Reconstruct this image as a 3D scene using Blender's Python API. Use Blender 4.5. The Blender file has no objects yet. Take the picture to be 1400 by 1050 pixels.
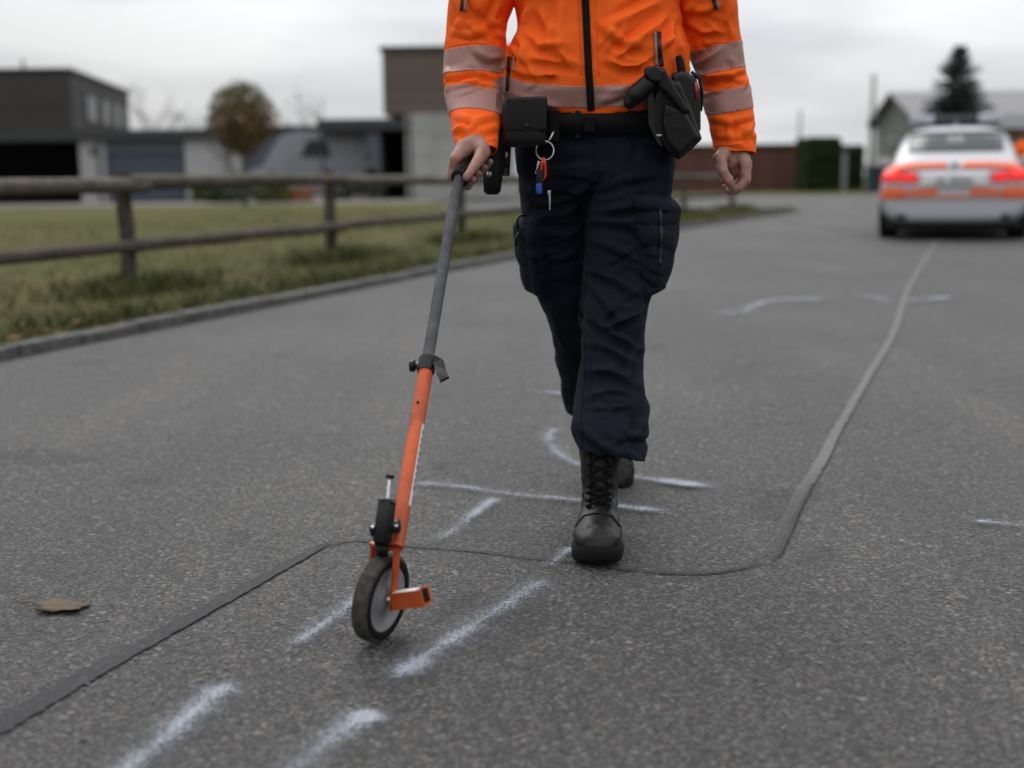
import bpy, bmesh, math, random
import numpy as np
from mathutils import Vector, Matrix, noise
from mathutils.bvhtree import BVHTree

random.seed(7)
R = math.radians
SC = bpy.context.scene
COL = SC.collection

# ------------------------------------------------------------------ camera
CAM_H = 0.86
LENS = 45.0
FPX = LENS / 36.0 * 1400.0
cam_data = bpy.data.cameras.new('camera')
cam = bpy.data.objects.new('camera', cam_data)
COL.objects.link(cam)
cam_data.lens = LENS
cam_data.sensor_width = 36.0
cam_data.clip_end = 3000.0
cam_data.clip_start = 0.05
CAM_ROT = Matrix.Rotation(R(90 - 9.11), 4, 'X') @ Matrix.Rotation(R(-0.7), 4, 'Z')
cam.matrix_world = Matrix.Translation((0, 0, CAM_H)) @ CAM_ROT
cam_data.dof.use_dof = True
cam_data.dof.focus_distance = 2.83
cam_data.dof.aperture_fstop = 1.8
cam_data.dof.aperture_blades = 9
SC.camera = cam

# ------------------------------------------------------------------ sky and sun
SUN_EL, SUN_AZ = 48.0, 194.0            # veiled sun ahead of the camera, a little to the left
GLOW_AZ, GLOW_EL = 6.0, 30.0
world = bpy.data.worlds.new('World')
SC.world = world
world.use_nodes = True
wn = world.node_tree
wn.nodes.clear()
w_out = wn.nodes.new('ShaderNodeOutputWorld')
w_mix = wn.nodes.new('ShaderNodeMixShader')
w_sky = wn.nodes.new('ShaderNodeTexSky')
w_sky.sky_type = 'NISHITA'
w_sky.sun_disc = False
w_sky.sun_elevation = R(SUN_EL)
w_sky.sun_rotation = R(180 - SUN_AZ)
w_sky.air_density = 1.0
w_sky.dust_density = 4.0
w_bg1 = wn.nodes.new('ShaderNodeBackground')
w_bg1.inputs['Strength'].default_value = 0.08
wn.links.new(w_sky.outputs[0], w_bg1.inputs['Color'])
# overcast cloud deck: brighter overhead than at the horizon (standard overcast sky), with soft streaks
w_tc = wn.nodes.new('ShaderNodeTexCoord')
w_sep = wn.nodes.new('ShaderNodeSeparateXYZ')
wn.links.new(w_tc.outputs['Generated'], w_sep.inputs[0])
w_map = wn.nodes.new('ShaderNodeMapping')
w_map.inputs['Scale'].default_value = (1.6, 1.6, 7.0)
w_map.inputs['Location'].default_value = (0.55, 0.2, 0.3)
wn.links.new(w_tc.outputs['Generated'], w_map.inputs[0])
w_noise = wn.nodes.new('ShaderNodeTexNoise')
w_noise.inputs['Scale'].default_value = 1.5
w_noise.inputs['Detail'].default_value = 5
w_noise.inputs['Roughness'].default_value = 0.5
wn.links.new(w_map.outputs[0], w_noise.inputs['Vector'])
w_ramp = wn.nodes.new('ShaderNodeValToRGB')
w_ramp.color_ramp.elements[0].position = 0.33
w_ramp.color_ramp.elements[0].color = (0.57, 0.60, 0.645, 1)
w_ramp.color_ramp.elements[1].position = 0.56
w_ramp.color_ramp.elements[1].color = (0.965, 0.98, 1.0, 1)
wn.links.new(w_noise.outputs[0], w_ramp.inputs[0])
w_max = wn.nodes.new('ShaderNodeMath'); w_max.operation = 'MAXIMUM'; w_max.inputs[1].default_value = 0.0
wn.links.new(w_sep.outputs[2], w_max.inputs[0])
w_lum = wn.nodes.new('ShaderNodeMath'); w_lum.operation = 'MULTIPLY_ADD'
w_lum.inputs[1].default_value = 1.15; w_lum.inputs[2].default_value = 0.40
wn.links.new(w_max.outputs[0], w_lum.inputs[0])
# the veiled sun brightens the cloud around it
w_dot = wn.nodes.new('ShaderNodeVectorMath'); w_dot.operation = 'DOT_PRODUCT'
w_nrm = wn.nodes.new('ShaderNodeVectorMath'); w_nrm.operation = 'NORMALIZE'
wn.links.new(w_tc.outputs['Generated'], w_nrm.inputs[0])
w_dot.inputs[1].default_value = Vector((math.sin(R(GLOW_AZ)) * math.cos(R(GLOW_EL)), math.cos(R(GLOW_AZ)) * math.cos(R(GLOW_EL)), math.sin(R(GLOW_EL))))
wn.links.new(w_nrm.outputs[0], w_dot.inputs[0])
w_pos = wn.nodes.new('ShaderNodeMath'); w_pos.operation = 'MAXIMUM'; w_pos.inputs[1].default_value = 0.0
wn.links.new(w_dot.outputs['Value'], w_pos.inputs[0])
w_pow = wn.nodes.new('ShaderNodeMath'); w_pow.operation = 'POWER'; w_pow.inputs[1].default_value = 7.0
wn.links.new(w_pos.outputs[0], w_pow.inputs[0])
w_glow = wn.nodes.new('ShaderNodeMath'); w_glow.operation = 'MULTIPLY_ADD'; w_glow.inputs[1].default_value = 0.66
wn.links.new(w_pow.outputs[0], w_glow.inputs[0]); wn.links.new(w_lum.outputs[0], w_glow.inputs[2])
w_lum = w_glow
w_bg2 = wn.nodes.new('ShaderNodeBackground')
wn.links.new(w_ramp.outputs[0], w_bg2.inputs['Color'])
wn.links.new(w_lum.outputs[0], w_bg2.inputs['Strength'])
w_mix.inputs[0].default_value = 0.9
wn.links.new(w_bg1.outputs[0], w_mix.inputs[1])
wn.links.new(w_bg2.outputs[0], w_mix.inputs[2])
wn.links.new(w_mix.outputs[0], w_out.inputs[0])

sun_data = bpy.data.lights.new('sun', 'SUN')
sun_data.energy = 1.0
sun_data.angle = R(35)
sun_data.color = (1.0, 0.98, 0.95)
sun = bpy.data.objects.new('sun', sun_data)
COL.objects.link(sun)
sun.rotation_euler = (R(90 - SUN_EL), 0, R(SUN_AZ))

SC.view_settings.view_transform = 'Standard'
SC.view_settings.look = 'None'
SC.view_settings.gamma = 1.0
SC.view_settings.exposure = 0.32
SC.render.engine = 'CYCLES'
SC.cycles.use_denoising = True
SC.cycles.max_bounces = 6
SC.cycles.transparent_max_bounces = 12

# ------------------------------------------------------------------ survey helpers
def at(px, py, d):
    """point seen at (px,py) on the 1400x1050 plate, d metres in front of the camera (world Y)"""
    v = CAM_ROT.to_3x3() @ Vector(((px - 700.0) / FPX, (525.0 - py) / FPX, -1.0))
    return Vector((v.x * d / v.y, d, CAM_H + v.z * d / v.y))

def ground(px, py, z=0.0):
    v = CAM_ROT.to_3x3() @ Vector(((px - 700.0) / FPX, (525.0 - py) / FPX, -1.0))
    t = (z - CAM_H) / v.z
    return Vector((v.x * t, v.y * t, z))

# ------------------------------------------------------------------ object helpers
def tag(o, label=None, cat=None, group=None, kind=None):
    if label: o['label'] = label
    if cat: o['category'] = cat
    if group: o['group'] = group
    if kind: o['kind'] = kind
    return o

def empty(name, loc=(0, 0, 0), rz=0.0):
    o = bpy.data.objects.new(name, None)
    o.empty_display_size = 0.1
    o.location = loc
    o.rotation_euler = (0, 0, rz)
    COL.objects.link(o)
    return o

def put_under(o, parent):
    """parent o, whose mesh is in world coordinates (or parent-local when parent sits at identity)"""
    o.parent = parent
    def world_of(q):
        m = Matrix.LocRotScale(q.location, q.rotation_euler, None)
        return world_of(q.parent) @ q.matrix_parent_inverse @ m if q.parent else m
    o.matrix_parent_inverse = world_of(parent).inverted()
    return o

def link_mesh(name, me, mat, parent=None, local=False, smooth=True):
    o = bpy.data.objects.new(name, me)
    COL.objects.link(o)
    if mat is not None:
        me.materials.clear(); me.materials.append(mat)
    if smooth:
        me.polygons.foreach_set('use_smooth', [True] * len(me.polygons))
    if parent is not None:
        if local: o.parent = parent
        else: put_under(o, parent)
    return o

def from_data(name, verts, faces, mat, parent=None, local=False, smooth=True):
    me = bpy.data.meshes.new(name)
    me.from_pydata([tuple(v) for v in verts], [], faces)
    me.update()
    return link_mesh(name, me, mat, parent, local, smooth)

class Geo:
    """collects raw geometry for ONE part"""
    def __init__(s): s.v = []; s.f = []
    def add(s, verts, faces):
        n = len(s.v); s.v += [Vector(v) for v in verts]; s.f += [tuple(i + n for i in f) for f in faces]
    def box(s, c, size, rot=None, bev=0.0, seg=2):
        bm = bmesh.new(); bmesh.ops.create_cube(bm, size=1.0)
        bmesh.ops.scale(bm, vec=Vector(size), verts=bm.verts)
        if bev > 0: bmesh.ops.bevel(bm, geom=bm.edges[:], offset=bev, segments=seg, affect='EDGES', profile=0.6)
        M = Matrix.Translation(Vector(c)) @ (rot.to_4x4() if rot is not None else Matrix.Identity(4))
        bm.verts.index_update()
        s.add([M @ v.co for v in bm.verts], [[v.index for v in f.verts] for f in bm.faces]); bm.free()
    def tube(s, pts, radii, n=12, caps=True, flat=None):
        pts = [Vector(p) for p in pts]
        if not isinstance(radii, (list, tuple)): radii = [radii] * len(pts)
        t0 = (pts[1] - pts[0]).normalized()
        up = Vector((0, 0, 1)) if abs(t0.z) < 0.9 else Vector((1, 0, 0))
        u = t0.cross(up).normalized(); base = len(s.v); fs = []
        for i, p in enumerate(pts):
            t = (pts[min(i + 1, len(pts) - 1)] - pts[max(i - 1, 0)]).normalized()
            u = (u - t * u.dot(t)).normalized(); w = t.cross(u)
            for k in range(n):
                a = 2 * math.pi * k / n
                fl = flat if flat else 1.0
                s.v.append(p + (u * math.cos(a) + w * math.sin(a) * fl) * radii[i])
        for i in range(len(pts) - 1):
            for k in range(n):
                a = base + i * n + k; b = base + i * n + (k + 1) % n
                fs.append((a, b, b + n, a + n))
        if caps:
            fs.append(tuple(base + k for k in range(n))[::-1])
            fs.append(tuple(base + (len(pts) - 1) * n + k for k in range(n)))
        s.f += fs
    def chain(s, pts, radii, n=12):
        """tapered limb with round ends (for welding together)"""
        pts = [Vector(p) for p in pts]
        s.tube(pts, radii, n)
        for p, r in zip(pts, radii): s.ball(p, (r, r, r))
    def ball(s, c, rad, nu=14, nv=9, rot=None):
        vs = []; fs = []
        for j in range(1, nv):
            th = math.pi * j / nv
            for i in range(nu):
                ph = 2 * math.pi * i / nu
                vs.append(Vector((rad[0] * math.sin(th) * math.cos(ph), rad[1] * math.sin(th) * math.sin(ph), rad[2] * math.cos(th))))
        vs += [Vector((0, 0, rad[2])), Vector((0, 0, -rad[2]))]
        top, bot = len(vs) - 2, len(vs) - 1
        for j in range(nv - 2):
            for i in range(nu):
                a = j * nu + i; b = j * nu + (i + 1) % nu
                fs.append((a, a + nu, b + nu, b))
        for i in range(nu):
            fs.append((top, i, (i + 1) % nu)); a = (nv - 2) * nu
            fs.append((bot, a + (i + 1) % nu, a + i))
        if rot is not None: vs = [rot @ v for v in vs]
        s.add([v + Vector(c) for v in vs], fs)
    def loft(s, rings, caps=True):
        n = len(rings[0]); base = len(s.v)
        for r in rings: s.v += [Vector(p) for p in r]
        for i in range(len(rings) - 1):
            for k in range(n):
                a = base + i * n + k; b = base + i * n + (k + 1) % n
                s.f.append((a, b, b + n, a + n))
        if caps:
            s.f.append(tuple(base + k for k in range(n))[::-1])
            s.f.append(tuple(base + (len(rings) - 1) * n + k for k in range(n)))
    def build(s, name, mat, parent=None, local=False, smooth=False):
        o = from_data(name, s.v, s.f, mat, parent, local, smooth)
        return o

def autosmooth(o, ang=35):
    me = o.data
    me.polygons.foreach_set('use_smooth', [True] * len(me.polygons))
    bm = bmesh.new(); bm.from_mesh(me)
    for e in bm.edges:
        if len(e.link_faces) == 2 and e.calc_face_angle(0) > R(ang): e.smooth = False
    bm.to_mesh(me); bm.free()
    return o

def weld(geo, voxel, smooth_it=4, smooth_f=0.5):
    """closed overlapping shells -> one continuous skin"""
    me = bpy.data.meshes.new('tmp')
    bm = bmesh.new()
    vs = [bm.verts.new(v) for v in geo.v]
    for f in geo.f:
        try: bm.faces.new([vs[i] for i in f])
        except ValueError: pass
    bmesh.ops.recalc_face_normals(bm, faces=bm.faces)
    bm.to_mesh(me); bm.free()
    o = bpy.data.objects.new('tmp', me); COL.objects.link(o)
    m = o.modifiers.new('r', 'REMESH'); m.mode = 'VOXEL'; m.voxel_size = voxel; m.adaptivity = 0.0
    if smooth_it:
        m2 = o.modifiers.new('s', 'SMOOTH'); m2.iterations = smooth_it; m2.factor = smooth_f
    dg = bpy.context.evaluated_depsgraph_get()
    out = bpy.data.meshes.new_from_object(o.evaluated_get(dg))
    bpy.data.objects.remove(o); bpy.data.meshes.remove(me)
    return out

def mesh_arrays(me):
    n = len(me.vertices)
    co = np.empty(n * 3); me.vertices.foreach_get('co', co)
    no = np.empty(n * 3); me.vertices.foreach_get('normal', no)
    return co.reshape(-1, 3), no.reshape(-1, 3)

def set_co(me, co):
    me.vertices.foreach_set('co', co.astype(np.float32).ravel()); me.update()

def apply_folds(me, folds, facing=None, mask=None):
    """cloth folds: ridges with a valley beside, along polylines seen from the wearer's front (XZ)"""
    co, no = mesh_arrays(me)
    p = co[:, [0, 2]]
    disp = np.zeros(len(co))
    for pts, w, amp in folds:
        q = np.array([[a[0], a[2]] for a in pts])
        seg = np.diff(q, axis=0); L = np.linalg.norm(seg, axis=1); cum = np.concatenate([[0], np.cumsum(L)]); tot = cum[-1]
        best = np.full(len(co), 1e9); sgn = np.zeros(len(co)); par = np.zeros(len(co))
        for i in range(len(seg)):
            d = p - q[i]; t = np.clip((d @ seg[i]) / (L[i] ** 2 + 1e-12), 0, 1)
            r = d - t[:, None] * seg[i]; dist = np.linalg.norm(r, axis=1)
            s = np.sign(seg[i][0] * d[:, 1] - seg[i][1] * d[:, 0])
            k = dist < best
            best[k] = dist[k]; sgn[k] = s[k]; par[k] = (cum[i] + t[k] * L[i]) / tot
        sd = best * sgn
        w = w * 0.78; amp = amp * 1.25
        prof = np.exp(-(sd / w) ** 2) - 0.75 * np.exp(-((sd + 1.7 * w) / (0.9 * w)) ** 2)
        ends = np.clip(np.sin(np.pi * np.clip(par, 0.02, 0.98)), 0, 1) ** 0.6
        disp += amp * prof * ends
    f = np.clip(-no[:, 1] * 1.4 + 0.25, 0, 1)
    if mask is not None: f = f * mask(co)
    set_co(me, co + no * (disp * f)[:, None])

def apply_noise(me, scale, amp, seed=0.0, detail=3, ridged=False, mask=None):
    co, no = mesh_arrays(me)
    d = np.zeros(len(co))
    for i, c in enumerate(co):
        v = Vector((c[0] * scale[0] + seed, c[1] * scale[1] + seed * 1.7, c[2] * scale[2]))
        x = noise.fractal(v, 0.6, 2.1, detail)
        d[i] = (0.55 - abs(x)) if ridged else x
    if mask is not None: d = d * mask(co)
    set_co(me, co + no * (d * amp)[:, None])

def cut(me, co, no, pick=None, fill=False):
    """trim away the side the normal points to (only faces accepted by pick)"""
    bm = bmesh.new(); bm.from_mesh(me)
    faces = [f for f in bm.faces if pick is None or pick(f.calc_center_median())]
    geom = set(faces)
    for f in faces: geom.update(f.verts); geom.update(f.edges)
    bmesh.ops.bisect_plane(bm, geom=list(geom), plane_co=co, plane_no=no, clear_outer=True, dist=1e-5)
    bm.to_mesh(me); bm.free(); me.update()
    return me

def slab(me, planes, pick=None, off=0.0015):
    """copy of the cloth between planes [(co,no)...] (kept where behind each normal), lifted off"""
    bm = bmesh.new(); bm.from_mesh(me)
    if pick is not None:
        bmesh.ops.delete(bm, geom=[f for f in bm.faces if not pick(f.calc_center_median())], context='FACES')
    for co, no in planes:
        bmesh.ops.bisect_plane(bm, geom=bm.verts[:] + bm.edges[:] + bm.faces[:], plane_co=co, plane_no=no, clear_outer=True, dist=1e-5)
    bm.normal_update()
    for v in bm.verts: v.co += v.normal * off
    out = bpy.data.meshes.new('slab'); bm.to_mesh(out); bm.free()
    return out

def solid(o, t, offset=-1):
    m = o.modifiers.new('thick', 'SOLIDIFY'); m.thickness = t; m.offset = offset
    return o

def bvh_of(me):
    return BVHTree.FromPolygons([v.co for v in me.vertices], [tuple(p.vertices) for p in me.polygons])

def drape(bvh, pts, width, off, direction=Vector((0, 1, 0)), n=24, cols=3, start=1.0):
    """a strip lying on a surface: the polyline pts (world) is projected along direction"""
    pts = [Vector(p) for p in pts]
    L = [0]
    for a, b in zip(pts, pts[1:]): L.append(L[-1] + (b - a).length)
    path = []
    for i in range(n + 1):
        s = L[-1] * i / n
        k = max(j for j in range(len(L)) if L[j] <= s + 1e-9); k = min(k, len(pts) - 2)
        t = (s - L[k]) / max(L[k + 1] - L[k], 1e-9)
        path.append(pts[k].lerp(pts[k + 1], t))
    vs = []; fs = []; last = None
    for i, p in enumerate(path):
        tan = (path[min(i + 1, n)] - path[max(i - 1, 0)]).normalized()
        side = tan.cross(direction).normalized()
        for c in range(cols):
            w = width(i / n) if callable(width) else width
            q = p + side * w * (c / (cols - 1) - 0.5)
            hit, nor, _, _ = bvh.ray_cast(q - direction * start, direction)
            if hit is None:
                hit = last if last is not None else q
                nor = -direction
            last = hit
            vs.append(hit - direction * off + (nor if nor.dot(direction) < 0 else -nor) * off * 0.5)
        if i:
            for c in range(cols - 1):
                a = (i - 1) * cols + c
                fs.append((a, a + 1, a + cols + 1, a + cols))
    return vs, fs

def drape_obj(name, bvh, pts, width, off, mat, parent, thick=0.002, **kw):
    vs, fs = drape(bvh, pts, width, off, **kw)
    o = from_data(name, vs, fs, mat, parent)
    solid(o, thick, 0)
    return o

def copy_tree(o, parent=None):
    c = o.copy(); COL.objects.link(c)
    if parent is not None:
        c.parent = parent; c.matrix_parent_inverse = o.matrix_parent_inverse.copy()
    for ch in list(o.children): copy_tree(ch, c)
    return c

# ------------------------------------------------------------------ materials
def new_mat(name):
    m = bpy.data.materials.new(name); m.use_nodes = True
    nt = m.node_tree
    return m, nt, nt.nodes['Principled BSDF']

def nd(nt, t, **kw):
    n = nt.nodes.new('ShaderNode' + t)
    for k, v in kw.items():
        if k in n.inputs: n.inputs[k].default_value = v
        else: setattr(n, k, v)
    return n

def math_n(nt, op, a, b=None, clamp=False):
    n = nt.nodes.new('ShaderNodeMath'); n.operation = op; n.use_clamp = clamp
    for i, x in enumerate((a, b)):
        if x is None: continue
        if isinstance(x, (int, float)): n.inputs[i].default_value = x
        else: nt.links.new(x, n.inputs[i])
    return n.outputs[0]

def mixc(nt, fac, a, b, blend='MIX'):
    n = nt.nodes.new('ShaderNodeMix'); n.data_type = 'RGBA'; n.blend_type = blend
    for s, x in ((0, fac), (6, a), (7, b)):
        if isinstance(x, (int, float)): n.inputs[s].default_value = x
        elif isinstance(x, tuple): n.inputs[s].default_value = x if len(x) == 4 else (*x, 1)
        else: nt.links.new(x, n.inputs[s])
    return n.outputs[2]

def ramp(nt, fac, stops):
    n = nt.nodes.new('ShaderNodeValToRGB')
    e = n.color_ramp.elements
    while len(e) > 1: e.remove(e[-1])
    e[0].position = stops[0][0]; e[0].color = (*stops[0][1], 1)
    for p, c in stops[1:]:
        x = e.new(p); x.color = (*c, 1)
    nt.links.new(fac, n.inputs[0])
    return n.outputs[0]

def simple(name, col, rough=0.6, metal=0.0, var=0.15, scale=8.0, bump=0.0, bscale=60.0, spec=0.5, stretch=None, sheen=0.0, coat=0.0, col2=None):
    m, nt, b = new_mat(name)
    tc = nd(nt, 'TexCoord')
    vec = tc.outputs['Object']
    if stretch:
        mp = nd(nt, 'Mapping'); mp.inputs['Scale'].default_value = stretch
        nt.links.new(vec, mp.inputs[0]); vec = mp.outputs[0]
    no = nd(nt, 'TexNoise', Scale=scale, Detail=6.0, Roughness=0.6)
    nt.links.new(vec, no.inputs['Vector'])
    c2 = col2 if col2 else tuple(min(1, c * (1 - var)) for c in col)
    c1 = col if col2 else tuple(min(1, c * (1 + var)) for c in col)
    nt.links.new(ramp(nt, no.outputs[0], [(0.3, c2), (0.7, c1)]), b.inputs['Base Color'])
    b.inputs['Roughness'].default_value = rough
    b.inputs['Metallic'].default_value = metal
    b.inputs['Specular IOR Level'].default_value = spec
    if sheen: b.inputs['Sheen Weight'].default_value = sheen
    if coat: b.inputs['Coat Weight'].default_value = coat; b.inputs['Coat Roughness'].default_value = 0.08
    if bump:
        n2 = nd(nt, 'TexNoise', Scale=bscale, Detail=5.0)
        nt.links.new(vec, n2.inputs['Vector'])
        bp = nd(nt, 'Bump', Strength=bump, Distance=0.01)
        nt.links.new(n2.outputs[0], bp.inputs['Height']); nt.links.new(bp.outputs[0], b.inputs['Normal'])
    return m

def asphalt_nodes(nt):
    """bitumen with exposed aggregate: returns colour, roughness, normal, height"""
    tc = nd(nt, 'TexCoord'); P = tc.outputs['Object']
    def vor(scale, seed):
        mp = nd(nt, 'Mapping'); mp.inputs['Location'].default_value = (seed, seed * .7, 0)
        nt.links.new(P, mp.inputs[0])
        v = nd(nt, 'TexVoronoi', Scale=scale); v.voronoi_dimensions = '2D'
        nt.links.new(mp.outputs[0], v.inputs['Vector']); return v
    n_big = nd(nt, 'TexNoise', Scale=0.55, Detail=5.0, Roughness=0.55); nt.links.new(P, n_big.inputs['Vector'])
    n_mid = nd(nt, 'TexNoise', Scale=5.0, Detail=6.0, Roughness=0.65); nt.links.new(P, n_mid.inputs['Vector'])
    n_fin = nd(nt, 'TexNoise', Scale=260.0, Detail=3.0, Roughness=0.7); nt.links.new(P, n_fin.inputs['Vector'])
    base = ramp(nt, n_big.outputs[0], [(0.3, (0.056, 0.0545, 0.0535)), (0.7, (0.084, 0.0805, 0.0775))])
    # traffic wear: pale polished streaks along the road, small dark drips and stains
    mpw = nd(nt, 'Mapping'); mpw.inputs['Rotation'].default_value = (0, 0, R(18)); mpw.inputs['Scale'].default_value = (1.5, 0.16, 1)
    nt.links.new(P, mpw.inputs[0])
    n_w = nd(nt, 'TexNoise', Scale=1.0, Detail=5.0, Roughness=0.6); nt.links.new(mpw.outputs[0], n_w.inputs['Vector'])
    base = mixc(nt, 1.0, base, ramp(nt, n_w.outputs[0], [(0.32, (0.82, 0.82, 0.83)), (0.55, (1.0, 1.0, 1.0)), (0.70, (1.28, 1.26, 1.23))]), 'MULTIPLY')
    n_s = nd(nt, 'TexNoise', Scale=2.3, Detail=4.0, Roughness=0.55, Distortion=0.6); nt.links.new(P, n_s.inputs['Vector'])
    base = mixc(nt, 1.0, base, ramp(nt, n_s.outputs[0], [(0.30, (0.62, 0.62, 0.64)), (0.37, (1.0, 1.0, 1.0))]), 'MULTIPLY')
    mid = ramp(nt, n_mid.outputs[0], [(0.25, (0.55, 0.55, 0.56)), (0.75, (1.4, 1.39, 1.38))])
    c = mixc(nt, 1.0, base, mid, 'MULTIPLY')
    fin = ramp(nt, n_fin.outputs[0], [(0.3, (0.5, 0.5, 0.5)), (0.7, (1.45, 1.45, 1.44))])
    c = mixc(nt, 0.9, c, fin, 'MULTIPLY')
    heights = []
    # every chip of aggregate has its own grey; the larger exposed stones come in worn patches
    for scale, seed, keep, lo, hi, white, r0 in ((170.0, 1.3, 1.01, 0.35, 1.8, 2.8, 0.80), (95.0, 7.7, 0.50, 0.35, 2.2, 4.0, 0.58), (58.0, 5.1, 0.30, 0.40, 2.3, 4.2, 0.48)):
        v = vor(scale, seed)
        sp = nd(nt, 'SeparateColor'); nt.links.new(v.outputs['Color'], sp.inputs[0])
        shape = ramp(nt, v.outputs['Distance'], [(r0 * 0.7, (1,) * 3), (r0, (0,) * 3)])
        f = shape
        if keep < 1:
            patch = ramp(nt, n_mid.outputs[0], [(0.38, (0.30,) * 3), (0.62, (1,) * 3)])
            f = math_n(nt, 'MULTIPLY', math_n(nt, 'MULTIPLY', math_n(nt, 'LESS_THAN', sp.outputs[0], keep), shape), patch)
        g_ = ramp(nt, sp.outputs[1], [(0.0, (lo,) * 3), (0.6, (1.0,) * 3), (0.86, (hi, hi * .99, hi * .97)), (0.945, (white, white * .97, white * .93)), (0.985, (hi * 1.1, hi * .8, hi * .65))])
        tone = mixc(nt, 1.0, base, g_, 'MULTIPLY')
        c = mixc(nt, math_n(nt, 'MULTIPLY', f, 0.92), c, tone)
        heights.append(math_n(nt, 'MULTIPLY', f, math_n(nt, 'MULTIPLY', sp.outputs[2], 0.9)))
    v2 = vor(110.0, 9.0)
    h = math_n(nt, 'SUBTRACT', math_n(nt, 'ADD', math_n(nt, 'ADD', heights[0], heights[1]), heights[2]), math_n(nt, 'MULTIPLY', v2.outputs['Distance'], 1.0))
    h = math_n(nt, 'ADD', h, math_n(nt, 'MULTIPLY', n_fin.outputs[0], 0.6))
    bp = nd(nt, 'Bump', Strength=1.0, Distance=0.0065)
    nt.links.new(h, bp.inputs['Height'])
    return c, bp.outputs[0], h, P

def asphalt_mat():
    m, nt, b = new_mat('asphalt')
    c, nor, h, P = asphalt_nodes(nt)
    nt.links.new(c, b.inputs['Base Color']); nt.links.new(nor, b.inputs['Normal'])
    b.inputs['Roughness'].default_value = 0.72
    b.inputs['Specular IOR Level'].default_value = 0.5
    return m

def spray_mat():
    """chalky marking spray: dense along the middle, mist at the edges, missing in the pits of the aggregate"""
    m, nt, b = new_mat('marking_spray')
    c, nor, h, P = asphalt_nodes(nt)
    uv = nd(nt, 'UVMap'); sp = nd(nt, 'SeparateXYZ'); nt.links.new(uv.outputs[0], sp.inputs[0])
    v = math_n(nt, 'ABSOLUTE', math_n(nt, 'SUBTRACT', math_n(nt, 'MULTIPLY', sp.outputs[1], 2.0), 1.0))
    core = math_n(nt, 'POWER', math_n(nt, 'SUBTRACT', 1.0, v, True), 1.15)
    u = sp.outputs[0]
    ends = math_n(nt, 'MULTIPLY', math_n(nt, 'MULTIPLY', u, 9.0, True), math_n(nt, 'MULTIPLY', math_n(nt, 'SUBTRACT', 1.0, u), 9.0, True))
    ends = math_n(nt, 'MULTIPLY', ends, math_n(nt, 'ADD', 0.62, math_n(nt, 'MULTIPLY', math_n(nt, 'POWER', u, 5.0), 0.75)))
    nz = nd(nt, 'TexNoise', Scale=7.0, Detail=4.0); nt.links.new(P, nz.inputs['Vector'])
    big = ramp(nt, nz.outputs[0], [(0.3, (0.50,) * 3), (0.72, (1.05,) * 3)])
    st = nd(nt, 'TexVoronoi', Scale=330.0); st.voronoi_dimensions = '2D'; nt.links.new(P, st.inputs['Vector'])
    ss = nd(nt, 'SeparateColor'); nt.links.new(st.outputs['Color'], ss.inputs[0])
    dens = math_n(nt, 'MULTIPLY', math_n(nt, 'MULTIPLY', math_n(nt, 'MULTIPLY', core, ends), big), 1.2)
    rnd = math_n(nt, 'ADD', math_n(nt, 'MULTIPLY', ss.outputs[0], 0.55), math_n(nt, 'MULTIPLY', math_n(nt, 'SUBTRACT', 1.0, math_n(nt, 'MULTIPLY', h, 0.5, True)), 0.30))
    a = math_n(nt, 'MULTIPLY', math_n(nt, 'SUBTRACT', math_n(nt, 'MULTIPLY', dens, 1.75), math_n(nt, 'MULTIPLY', rnd, 1.35)), 1.5, True)
    a = math_n(nt, 'ADD', math_n(nt, 'MULTIPLY', a, 0.66), math_n(nt, 'MULTIPLY', dens, 0.16), True)
    b.inputs['Base Color'].default_value = (0.55, 0.59, 0.68, 1)
    nt.links.new(nor, b.inputs['Normal'])
    b.inputs['Roughness'].default_value = 0.85
    nt.links.new(a, b.inputs['Alpha'])
    return m

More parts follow.
